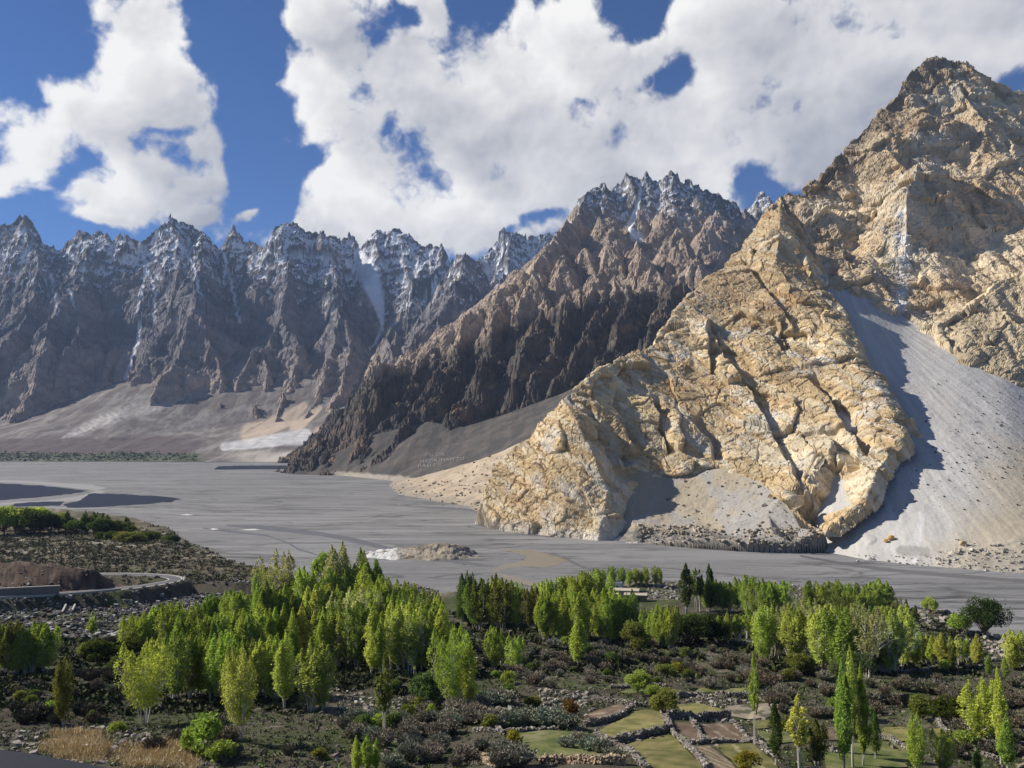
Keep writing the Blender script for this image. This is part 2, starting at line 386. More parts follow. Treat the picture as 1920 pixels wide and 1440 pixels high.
# ------------------------------------------------------------------ the far snowy range
def broken(X, Y, Z, sc, seed, a=(.30, .34, .36)):
    """angular break-up of a mountainside at three sizes, in metres of height"""
    w = noise3(X / (sc * 1.3), Y / (sc * 1.3), Z / (sc * 1.3), seed) * sc * .35; w2 = noise3(X / (sc * .4), Y / (sc * .4), Z / (sc * .4), seed + 1) * sc * .12
    x, y, z = X + w + w2, Y - w + w2, Z * .8 + w2
    d = 0
    for i, s_ in enumerate((sc, sc * .4, sc * .16)):
        v, e, c = facets3(x / s_, y / s_, z / s_, seed + 2 + i); d = d + v * s_ * a[i] - s_ * .07 * sst(.09, 0, e)
    return d
GR = {}
SNOW = c3(0.86, 0.88, 0.92)
def far_range():
    Ys = np.concatenate([np.linspace(4300, 6300, 330), np.linspace(6306, 7700, 300)])
    g = Grid(-260, 1240, 1150, Ys); X, Y = g.X, g.Y
    wx = X + 28 * fbm2(X / 260, Y / 260, 3, seed=1); wy = Y + 60 * fbm2(X / 300 + 9, Y / 300, 3, seed=2)
    def R(lst, s0=1.7, s1=1.4, w=260): return ([P(*p) for p in lst], s0, s1, w)
    crest = [(-300, 445), (-150, 425), (-60, 440), (0, 414), (22, 416), (40, 405), (70, 432), (108, 464), (125, 450), (165, 434), (185, 430), (206, 430), (218, 450), (237, 438), (258, 458), (280, 440), (300, 424), (318, 406), (345, 414), (375, 428), (395, 442), (414, 470),
             (432, 458), (443, 433), (458, 452), (478, 446), (496, 468), (520, 432), (546, 410), (570, 428), (600, 432), (640, 436), (661, 440), (668, 478), (676, 482), (690, 455), (712, 428), (740, 425), (765, 437), (800, 460), (830, 465), (850, 490), (862, 484)]
    L = [R([(x, y, 6750 + 150 * math.sin(x * 0.021)) for x, y in crest])]
    L.append(R([(850, 490, 7000), (880, 488, 7100), (905, 478, 7250), (930, 455, 7300), (960, 440, 7300), (1000, 434, 7350), (1040, 430, 7350), (1120, 400, 7300), (1300, 390, 7300)]))
    S = [[(-110, 430, 6750), (-120, 520, 6300), (-150, 620, 5900), (-180, 740, 5300)],
         [(40, 405, 6740), (66, 470, 6420), (72, 525, 6180), (46, 590, 5900), (8, 650, 5600), (-30, 720, 5350)],
         [(182, 431, 6740), (160, 478, 6420), (153, 560, 6050), (148, 630, 5780), (128, 660, 5600)],
         [(94, 602, 5760), (80, 650, 5560), (58, 715, 5320), (34, 790, 5060)], [(94, 602, 5760), (120, 560, 5980), (153, 540, 6130)],
         [(258, 458, 6800), (262, 520, 6480), (240, 580, 6180), (215, 650, 5900), (180, 735, 5480)],
         [(320, 406, 6720), (336, 455, 6440), (328, 530, 6120), (311, 595, 5850), (300, 640, 5700)],
         [(368, 572, 5800), (348, 635, 5540), (318, 690, 5340), (288, 738, 5180)], [(368, 572, 5800), (392, 640, 5560), (415, 705, 5340)], [(368, 572, 5800), (372, 500, 6150), (375, 428, 6700)],
         [(443, 433, 6850), (452, 520, 6450), (436, 580, 6150), (425, 640, 5900)],
         [(546, 410, 6750), (545, 480, 6420), (528, 590, 5900), (490, 645, 5650), (452, 692, 5400), (418, 755, 5120), (398, 806, 4900)],
         [(600, 432, 6700), (625, 505, 6300), (642, 580, 5850), (618, 660, 5480), (592, 740, 5120), (566, 800, 4880)], [(528, 590, 5900), (560, 640, 5650), (545, 720, 5280), (520, 780, 4980)],
         [(642, 580, 5850), (655, 650, 5500), (640, 720, 5180), (632, 785, 4850)], [(490, 645, 5650), (500, 700, 5400), (475, 770, 5060)],
         [(740, 425, 6800), (770, 520, 6400), (800, 590, 6050)], [(712, 428, 6800), (705, 470, 6600)],
         [(878, 467, 5650), (862, 520, 5420), (815, 590, 5120), (765, 650, 4900), (715, 705, 4700), (690, 760, 4500)], [(878, 467, 5650), (930, 560, 5600), (1000, 640, 5600)], [(815, 590, 5120), (840, 660, 4900), (820, 720, 4650)],
         [(960, 440, 7300), (950, 510, 6900), (930, 560, 6500)], [(740, 620, 5600), (735, 690, 5100), (700, 770, 4600)]]
    for l in S: L.append(R(l, 1.5, 1.5, 260))
    Z = g.ridges(L, wx, wy)
    # a jagged crest on the high ground
    hi = sst(500, 1500, Z)
    gx, gy = g.grad(smooth(Z, 6))
    mod = np.clip(.55 + .9 * fbm2(X / 700, Y / 500, 3, seed=17), .05, 1.6)
    qx, qy = X + 70 * fbm2(X / 300, Y / 300, 3, seed=18), Y + 70 * fbm2(X / 300, Y / 300, 3, seed=19)
    gu = gullies(qx, qy, gx, gy, 360, 5, 0.52, 0.7, 1.0, seed=11) * mod + .5 * gullies(qx, qy, gx, gy, 120, 3, 0.5, 0.6, 1.0, seed=12) * (1.5 - mod)
    Z = Z + gu * 17 + 48 * fbm2(X / 520, Y / 420, 3, .55, seed=91) * sst(300, 700, Z) * sst(1650, 1300, Z)
    top = sst(1250, 1750, Z)
    Z = Z + (ridged2(X / 420 + .3, Y / 500, 3, 0.5, seed=5) - .5) * (20 + 50 * top) + (ridged2(X / 120, Y / 200, 4, 0.55, seed=6) - 0.45) * (8 + 15 * top * np.clip(mod, .3, 1.5))
    Z = Z + broken(X, Y, Z, 190, 61, (.34, .36, .34)) * .8 + broken(X, Y, Z, 62, 64, (.25, .3, .3)) * .6
    px, py = proj(X, Y, Z)
    d, t, _ = near_line(px, py, [(672, 474), (684, 500), (698, 535), (710, 570), (717, 605)])
    glac = sst(1.0, 0.55, d / np.interp(t, [0, 0.3, 0.6, 1], [9, 26, 19, 5]))
    Zs = smooth(Z, 14); Z = Z * (1 - 0.93 * glac) + 0.93 * glac * (Zs + 6)
    couloirs = [[(262, 458), (275, 500), (290, 545), (290, 600)], [(275, 500), (262, 560), (255, 585)], [(262, 605), (258, 640), (248, 670), (234, 715)], [(322, 440), (345, 470), (365, 500), (370, 535), (378, 560)],
                [(420, 475), (428, 510), (440, 560), (450, 605)], [(505, 545), (508, 560)], [(905, 490), (925, 505), (945, 525)], [(816, 525), (818, 550)], [(95, 515), (110, 590)], [(130, 545), (140, 575)], [(717, 600), (716, 620), (705, 640), (695, 655)]]
    sn = np.zeros(g.shape, f32)
    for c in couloirs:
        d, t, _ = near_line(px + 5 * noise2(py / 9, px * 0 + 3, 4), py, c); sn = np.maximum(sn, sst(1.0, 0.4, d / (4.6 - 1.8 * t)) * (0.55 + 0.6 * noise2(py / 14, px / 14, 6) + 0.3))
    nx, ny, nz = g.normals(Z)
    # colour: grey-violet rock, warmer lower down, pale bands; snow in the hollows and on the ledges up high
    band = fbm2(X / 420, (Y + Z) / 260, 4, seed=31); fine = fbm2(X / 60, (Z + 0.4 * Y) / 45, 3, 0.6, seed=33)
    rock = lerp3(c3(0.19, 0.175, 0.18), c3(0.42, 0.33, 0.26), sst(900, 350, Z) * 0.7 + 0.35 * band)
    rock = rock * (1 + 0.35 * fine + 0.25 * band)[..., None]
    snowline = 860 + 140 * fbm2(X / 500, Y / 500, 3, seed=41) - 120 * sst(-2000, 500, X)
    amt = sst(snowline, snowline + 800, Z)
    cv = np.clip((smooth(Z, 9) - Z) / 14, -1, 1) + np.clip((smooth(Z, 30) - Z) / 40, -1, 1)
    pat = ridged2(X / 120 + fine * 0.4, (Z * 0.9 + Y * 0.45) / 80, 4, 0.6, seed=45) + 0.22 * fbm2(X / 24, (Z + Y * .4) / 20, 2, seed=46) + .30 * cv - 0.22 * sst(0.0, 1.0, gu) + 0.5 * (nz - 0.55)
    snow = sst(0.0, 0.10, pat - (0.90 - 0.72 * amt)) * sst(0.02, 0.16, amt)
    snow = np.clip(np.maximum(np.maximum(snow, sn), glac * (0.97 + 0 * Z)), 0, 1)
    colr = lerp3(rock, np.broadcast_to(SNOW, rock.shape), snow)
    me = g.build('mountain_range', X, Y, Z, Z > -150, {'Col': ('FLOAT_COLOR', colr)}, True)
    o = link('mountain_range', me, earth_mat('far_rock', 0.8, 0.02, 0.30, bump_d=8.0))
    return tag(o, 'jagged grey-violet mountain range streaked with snow along the left skyline', 'mountain range', kind='structure')

# ------------------------------------------------------------------ the debris fan at its foot, far left
def debris_fan():
    g = Grid(-280, 760, 760, np.concatenate([np.linspace(3350, 4600, 300), np.linspace(4603, 5900, 260)])); X, Y = g.X, g.Y
    pts = [PZ(-300, 872, -6), PZ(-100, 871, -6), PZ(0, 869, -6), PZ(120, 869, -6), PZ(250, 869, -6), PZ(380, 870, -6), PZ(480, 868, -4), PZ(562, 869, -3), PZ(640, 875, -3), PZ(800, 878, -4),
           P(-300, 795, 4900), P(-100, 802, 4850), P(0, 806, 4850), P(100, 787, 5000), P(230, 758, 5150), P(300, 738, 5300), P(400, 706, 5520), P(445, 690, 5650), P(500, 700, 5560), P(420, 800, 4900), P(500, 790, 4950), P(560, 790, 4920), P(600, 772, 5000), P(640, 790, 4700),
           P(700, 800, 4450), P(800, 800, 4500), P(200, 830, 4400), P(0, 832, 4350), P(-200, 830, 4350), P(380, 832, 4350), P(560, 838, 4150), P(480, 850, 4050), P(0, 770, 5600), P(-300, 760, 5700), P(500, 640, 5900), P(800, 700, 5400), P(300, 690, 5800), P(440, 742, 5250), P(520, 740, 5250)]
    Z = smooth(g.tin(pts), 6)
    Z = np.where(np.isnan(Z), -50, Z)
    gx, gy = g.grad(smooth(Z, 10)); gu = gullies(X, Y, gx, gy, 160, 4, 0.5, 0.3, 1.0, seed=3)
    Z = Z + gu * 1.3 + 5 * fbm2(X / 180, Y / 180, 4, seed=2)
    px, py = proj(X, Y, Z)
    # terrace steps towards the river
    e = 851 + 5 * noise2(px / 90, px * 0, 3)
    base = lerp3(c3(0.135, 0.115, 0.105), c3(0.20, 0.178, 0.16), sst(-0.5, 0.7, .4 * gu + 0.9 * fbm2(X / 90, Y / 130, 5, .6, seed=9)))
    base = lerp3(base, c3(.34, .32, .295), sst(.35, .75, ridged2(X / 130 + .2 * gu, Y / 420, 4, .6, seed=14)) * .5)
    d, t, _ = near_line(px, py + 3 * noise2(px / 20, py / 20, 5), [(350, 732), (310, 755), (240, 772), (180, 792), (120, 823)])
    base = lerp3(base, c3(0.46, 0.44, 0.42), sst(1, 0.3, d / (8 + 10 * np.sin(t * 3.1))) * (0.6 + 0.5 * noise2(px / 8, py / 5, 7)))
    d, t, _ = near_line(px, py, [(455, 690), (400, 715), (340, 740), (240, 775)])
    base = lerp3(base, c3(0.34, 0.31, 0.28), sst(1, 0.2, d / 16) * 0.7)
    for poly, cc, w in (([(570, 760), (540, 785), (470, 815)], c3(0.47, 0.38, 0.29), 22), ([(600, 765), (575, 785), (555, 800)], c3(0.47, 0.38, 0.29), 14), ([(640, 800), (600, 815)], c3(0.42, 0.34, 0.27), 16)):
        d, t, _ = near_line(px, py, poly); base = lerp3(base, cc, sst(1, 0.5, d / (w * (0.4 + 0.8 * t))))
    d, t, _ = near_line(px, py * 1.0, [(420, 838), (470, 832), (540, 822), (570, 818)])
    base = lerp3(base, c3(0.60, 0.60, 0.60), sst(1.0, 0.6, d / (9 + 10 * t)) * (0.75 + 0.3 * noise2(px / 14, py / 3, 8)))
    base = lerp3(base, c3(0.44, 0.40, 0.35), sst(400, 470, px) * sst(840, 852, py))
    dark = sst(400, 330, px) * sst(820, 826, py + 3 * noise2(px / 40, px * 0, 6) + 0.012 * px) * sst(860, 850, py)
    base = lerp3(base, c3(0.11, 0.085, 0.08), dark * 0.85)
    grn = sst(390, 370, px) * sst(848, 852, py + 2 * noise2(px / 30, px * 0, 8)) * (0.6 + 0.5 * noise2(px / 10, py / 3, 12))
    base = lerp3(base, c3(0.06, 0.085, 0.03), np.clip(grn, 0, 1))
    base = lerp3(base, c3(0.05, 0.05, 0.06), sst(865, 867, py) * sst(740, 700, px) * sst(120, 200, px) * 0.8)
    GR['debris_fan'] = (g, Z)
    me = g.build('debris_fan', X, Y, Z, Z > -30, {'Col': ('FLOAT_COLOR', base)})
    o = link('debris_fan', me, earth_mat('fan_gravel', 0.5, 0.02, 0.25, bump_d=3.0))
    return tag(o, 'wide grey-brown debris fan spreading below the left snowy range', 'debris fan', kind='structure')

# ------------------------------------------------------------------ the dark ridge with pinnacles, and the snowy spires above it
def spire_mountain():
    Ys = np.concatenate([np.linspace(1700, 2700, 330), np.linspace(2703, 3700, 400), np.linspace(3704, 4700, 300)])
    g = Grid(330, 1580, 1050, Ys); X, Y = g.X, g.Y
    wx = X + 14 * fbm2(X / 130, Y / 130, 3, seed=1); wy = Y + 26 * fbm2(X / 160 + 9, Y / 160, 3, seed=2)
    def R(lst, s0=1.4, s1=0.95, w=150): return ([P(*p) for p in lst], s0, s1, w)
    L = [R([(566, 885, 2540), (600, 850, 2600), (650, 803, 2640), (690, 762, 2680), (712, 702, 2720), (742, 678, 2760), (782, 668, 2790), (830, 640, 2840), (870, 604, 2890), (905, 577, 2940), (930, 548, 2990), (955, 526, 3030), (985, 520, 3080), (1005, 490, 3160), (1028, 460, 3240)], 1.3, 0.9, 120)]
    L.append(R([(1028, 460, 3300), (1045, 440, 3500), (1072, 412, 3800), (1086, 395, 4000), (1100, 360, 4150), (1110, 346, 4200), (1130, 341, 4200), (1146, 349, 4230), (1160, 345, 4230), (1170, 330, 4240), (1182, 322, 4240), (1195, 330, 4250), (1203, 349, 4250), (1212, 325, 4250), (1224, 338, 4250), (1240, 336, 4230),
                (1250, 318, 4230), (1258, 314, 4230), (1268, 332, 4230), (1279, 348, 4230), (1290, 340, 4230), (1302, 344, 4230), (1326, 358, 4220), (1345, 362, 4220), (1370, 380, 4200), (1386, 392, 4200), (1396, 415, 4200), (1440, 440, 4250), (1600, 470, 4300)], 1.5, 0.85, 200))
    L.append(R([(1396, 412, 4500), (1415, 380, 4550), (1427, 361, 4550), (1436, 378, 4560), (1447, 384, 4560), (1470, 396, 4560), (1600, 420, 4560)]))
    # pinnacles: tip and how far it stands forward; each has a rib to the crest behind and two in front
    tips = [(955, 524, 3040, 0.9), (1028, 459, 3240, 1.2), (1060, 481, 3120, 1.0), (1092, 462, 3330, 0.9), (1113, 507, 3060, 0.8), (1137, 395, 3760, 1.1), (1143, 460, 3330, 0.8), (1157, 513, 3050, 0.8), (1190, 456, 3360, 1.0), (1202, 472, 3240, 1.0), (1222, 494, 3130, 0.8), (1270, 430, 3450, 1.2),
            (1268, 363, 4000, 1.0), (1307, 367, 4000, 1.0), (1343, 390, 3900, 1.0), (1322, 420, 3700, 0.9), (1240, 395, 3850, 0.8), (1200, 400, 3900, 0.5), (1397, 388, 4150, 1.0), (1300, 480, 3250, 1.0), (1350, 470, 3400, 1.0), (1000, 520, 3010, .7), (1330, 520, 3050, .9), (1270, 520, 3000, .8), (1060, 555, 2860, .6)]
    for i, (x, y, yy, s) in enumerate(tips):
        r = random.Random(i); dx = (r.random() - 0.35) * 26
        L.append(R([(x + dx * 0.3, y + 20 * s, yy + 90), (x, y, yy), (x - 6 - 8 * r.random(), y + 40 * s, yy - 80 * s), (x - 12 - 26 * r.random(), y + 95 * s, yy - 210 * s)], 1.4, 1.0, 120))
        L.append(R([(x, y, yy), (x + 14 + 10 * r.random(), y + 45 * s, yy - 90 * s), (x + 26 + 20 * r.random(), y + 100 * s, yy - 200 * s)], 1.35, 1.0, 110))
    # dark lower spurs that come down to the left
    for l in ([(782, 668, 2790), (760, 730, 2640), (735, 770, 2560), (700, 800, 2520)], [(870, 604, 2890), (850, 680, 2680), (800, 745, 2520), (760, 790, 2440)], [(930, 548, 2990), (925, 640, 2720), (890, 720, 2520), (850, 780, 2400)], [(1010, 580, 2780), (985, 660, 2620), (960, 730, 2480), (930, 790, 2370)],
              [(1120, 570, 2820), (1090, 640, 2650), (1050, 705, 2500), (1020, 755, 2400)], [(1180, 560, 2850), (1150, 640, 2640), (1120, 700, 2480)], [(1240, 570, 2820), (1215, 640, 2620)], [(742, 678, 2760), (705, 740, 2640), (670, 800, 2580), (630, 855, 2520)],
              [(860, 700, 2640), (800, 780, 2470), (745, 815, 2400)], [(1060, 560, 2850), (1040, 640, 2650), (1000, 720, 2470), (975, 770, 2390)]):
        L.append(R(l, 1.3, 1.05, 90))
    Z = g.ridges(L, wx, wy)
    hi = sst(700, 1300, Z)
    gx, gy = g.grad(smooth(Z, 5)); mod = np.clip(.6 + 1.0 * fbm2(X / 260, Y / 260, 3, seed=17), .05, 1.6)
    qx, qy = X + 30 * fbm2(X / 110, Y / 110, 3, seed=18), Y + 30 * fbm2(X / 110, Y / 110, 3, seed=19)
    gu = gullies(qx, qy, gx, gy, 130, 5, 0.52, 0.7, 1.0, seed=21) * mod
    Z = Z + gu * (6.5 - 2 * hi) + (ridged2(X / 75, Y / 120, 5, 0.55, seed=15) - 0.45) * (8 + 10 * hi + 18 * sst(1250, 1420, Z))
    Z = Z + fbm2(X / 190, Y / 140, 3, seed=23) * 46 * sst(700, 400, Z) * sst(60, 200, Z) + broken(X, Y, Z, 105, 76, (.34, .34, .3)) * (.45 + .5 * sst(700, 400, Z)) + broken(X, Y, Z, 40, 71, (.34, .40, .40)) * (.72 + .4 * sst(700, 400, Z))
    # scree apron
    sp = [PZ(540, 892, -4), PZ(575, 889, -3), PZ(640, 894, -3), PZ(720, 903, -4), PZ(850, 925, -4), PZ(1000, 945, -4), PZ(1250, 960, -4), P(600, 862, 2540), P(700, 815, 2500), P(800, 790, 2450), P(870, 800, 2350), P(960, 772, 2350), P(1060, 735, 2350), P(1150, 688, 2360), P(1300, 620, 2360), P(1500, 560, 2400),
          *[(q[0] + 60, q[1] + 200, q[2] - 40) for q in (P(600, 862, 2540), P(700, 815, 2500), P(800, 790, 2450), P(870, 800, 2350), P(960, 772, 2350), P(1060, 735, 2350), P(1150, 688, 2360), P(1300, 620, 2360), P(1500, 560, 2400))]]
    T = g.tin(sp); T = smooth(np.where(np.isnan(T), -80, T), 4)
    tg = gullies(X, Y, np.full(g.shape, 0.15, f32), np.full(g.shape, 0.6, f32), 55, 3, 0.5, 0.2, 1.0, seed=5)
    T = T + tg * .35
    T = np.where(Y > 2750, -80, T)
    talus = sst(-3, 6, T - Z + 6 * noise2(X / 20, Y / 20, 4)); Z = np.maximum(Z, T)
    px, py = proj(X, Y, Z)
    d, t, _ = near_line(px + 2 * noise2(py / 6, px / 6, 2), py, [(1202, 345), (1198, 375), (1188, 405), (1180, 425), (1196, 445)])
    coul = sst(1.0, 0.5, d / np.interp(t, [0, .5, .8, 1], [2.5, 5, 6, 16])) * sst(455, 440, py + 3 * noise2(px / 7, px * 0, 3))
    Z = np.where(coul > 0.3, smooth(Z, 8) - 5, Z)
    nx, ny, nz = g.normals(Z)
    band = fbm2(X / 190, (Y + Z) / 130, 4, seed=31); fine = fbm2(X / 26, (Z + .5 * Y) / 30, 3, 0.6, seed=33)
    # black-brown rock low down, buff brown pinnacles above, grey at the top
    lim = np.interp(X, [-440, -107, 254, 610, 900], [285, 430, 580, 640, 660]).astype(f32) + 34 * band
    black = lerp3(c3(0.085, 0.076, 0.07), c3(0.17, 0.13, 0.10), sst(-0.3, 0.9, band + fine * .4))
    black = lerp3(black, c3(0.30, 0.215, 0.14), sst(0.45, 0.8, fbm2((X * .5 - Z) / 60, (X + Y) / 160, 4, seed=61) + 0.25 * sst(300, 100, Z)) * 0.85)
    buff = lerp3(c3(0.36, 0.285, 0.22), c3(0.54, 0.43, 0.33), sst(-0.6, 0.8, band + fine * .5))
    grey = lerp3(c3(0.18, 0.172, 0.175), c3(0.34, 0.31, 0.275), sst(-0.6, 0.8, band + fine * .6))
    black = lerp3(black, c3(.20, .165, .13), sst(.30, .62, ridged2((.55 * X - Z + .3 * Y) / 34, (X + Z) / 150, 3, .6, seed=63)) * .45)
    rock = lerp3(black, buff, sst(-30, 45, Z - lim)); rock = lerp3(rock, grey, sst(1080, 1300, Z + 60 * fine))
    scr = lerp3(c3(0.085, 0.08, 0.075), c3(0.135, 0.118, 0.105), sst(-.5, .8, .4 * tg + 0.9 * fbm2(X / 60, Y / 60, 3, seed=71)))
    rock = lerp3(rock, scr, talus)
    amt = sst(1000, 1330, Z + 60 * fbm2(X / 200, Y / 200, 2, seed=51))
    cv = np.clip((smooth(Z, 8) - Z) / 7, -1, 1)
    pat = ridged2(X / 55 + fine * .4, (Z * .9 + Y * .45) / 42, 4, 0.6, seed=47) + 0.25 * fine + .28 * cv - 0.22 * gu + 0.6 * (nz - .5)
    snow = np.clip(np.maximum(sst(0, .08, pat - (0.93 - 0.50 * amt)) * sst(.02, .2, amt), coul), 0, 1)
    snow = np.maximum(snow, sst(4480, 4520, Y) * sst(0.25, 0.5, pat))
    colr = lerp3(rock, np.broadcast_to(SNOW, rock.shape), snow)
    GR['spire_mountain'] = (g, Z)
    # cut bank along the river at the foot
    colr = lerp3(colr, c3(0.38, 0.34, 0.28), sst(14, 7, Z + 3 * noise2(px / 12, px * 0, 3)) * sst(610, 640, px))
    me = g.build('mountain', X, Y, Z, Z > -60, {'Col': ('FLOAT_COLOR', colr)}, True)
    o = link('mountain', me, earth_mat('spire_rock', 0.8, 0.05, 0.32, bump_d=4.0))
    return tag(o, 'dark brown mountain with buff pinnacles rising to grey snow-dusted spires', 'mountain', kind='structure')

def ground_piece(name, pts, g, sm, relief, colour, mat, label, cat, keep=-20, Z0=None):
    Z = g.tin(pts) if Z0 is None else Z0; Z = smooth(np.where(np.isnan(Z), keep - 30, Z), sm)
    Z = Z + relief(g.X, g.Y, Z); GR[name] = (g, Z); px, py = proj(g.X, g.Y, Z)
    me = g.build(name, g.X, g.Y, Z, Z > keep, {'Col': ('FLOAT_COLOR', colour(g.X, g.Y, Z, px, py))})
    return tag(link(name, me, mat), label, cat, kind='structure')

def tan_fan():
    g = Grid(690, 1200, 420, np.linspace(1180, 2250, 380))
    pts = [PZ(690, 903, -4), PZ(722, 912, -2), PZ(745, 928, -1), PZ(800, 938, -1), PZ(870, 950, -1), PZ(905, 978, -2), PZ(1000, 990, -2), PZ(1200, 990, -2), P(735, 903, 2080), P(800, 893, 1960), P(830, 885, 1920), P(880, 868, 1860), P(930, 851, 1800), P(1000, 818, 1750), P(1060, 800, 1720), P(1200, 760, 1720), P(830, 905, 1650), P(900, 900, 1500), P(1000, 880, 1450), P(1200, 880, 1400),
           P(700, 905, 2230), P(900, 888, 2230), P(1100, 860, 2230)]
    def col(X, Y, Z, px, py):
        n = fbm2(X / 30, Y / 50, 4, seed=4)
        c = lerp3(c3(0.37, 0.295, 0.21), c3(0.47, 0.385, 0.285), sst(-.6, .6, n))
        c = lerp3(c, c3(0.30, 0.26, 0.205), sst(12, 3, Z + 4 * n) * .8)
        return lerp3(c, c3(0.12, 0.12, 0.08), sst(.62, .7, noise2(X / 5, Y / 9, 7)) * .6)
    return ground_piece('gravel_fan', pts, g, 3, lambda X, Y, Z: 1.2 * fbm2(X / 25, Y / 25, 4, seed=1), col, earth_mat('tan_gravel', 0.5, 0.08, .2), 'pale tan gravel fan between the dark ridge and the golden cliff', 'gravel fan', -5)

# ------------------------------------------------------------------ golden cliff, near right
def crag(X, Y, Z, n, amp, seed, dip=(0.25, 0.1, 1.0)):
    """push a rock face out and in along its normal: tilted blocks at three sizes, joints between them"""
    l = math.sqrt(sum(c * c for c in dip)); bx, by, bz = [c / l for c in dip]
    s = (X * bx + Y * by + Z * bz)
    qx, qy, qz = X + 0.4 * s * bx, Y + 0.4 * s * by, Z + 0.4 * s * bz          # flatter blocks along the bedding
    w = [noise3(X / 30, Y / 30, Z / 30, seed + i) * 7 + noise3(X / 9, Y / 9, Z / 9, seed + 3 + i) * 1.6 for i in range(3)]
    qx, qy, qz = qx + w[0], qy + w[1], qz + w[2]
    d = fbm3(X / 130, Y / 130, Z / 130, 2, 0.5, seed + 1) * 7
    v, e, c = facets3(qx / 74, qy / 74, qz / 60, seed + 2); d = d + v * 19 - 3.0 * sst(.05, 0.0, e)
    v, e, c2 = facets3(qx / 24, qy / 24, qz / 18, seed + 3); d = d + v * 4.8 - 1.6 * sst(.07, 0.0, e)
    v, e, c3_ = facets3(qx / 8, qy / 8, qz / 6, seed + 4); d = d + v * 2.8 - .7 * sst(.09, 0, e)
    d = d + fbm3(qx / 5, qy / 5, qz / 4, 3, .55, seed + 5) * .5
    d = d + 1.1 * fbm2((s + w[1]) / 4.5, (X - Y) / 70, 3, .6, seed=seed + 9) + .8 * fbm3(qx / 2.6, qy / 2.6, qz / 2.2, 2, .6, seed + 8)
    return (X + n[0] * d * amp, Y + n[1] * d * amp, Z + n[2] * d * amp), d, c, c2
GOLD = c3(0.68, 0.515, 0.295); CREAM = c3(0.80, 0.69, 0.50); RUST = c3(0.46, 0.295, 0.15); PALE = c3(0.70, 0.66, 0.58)
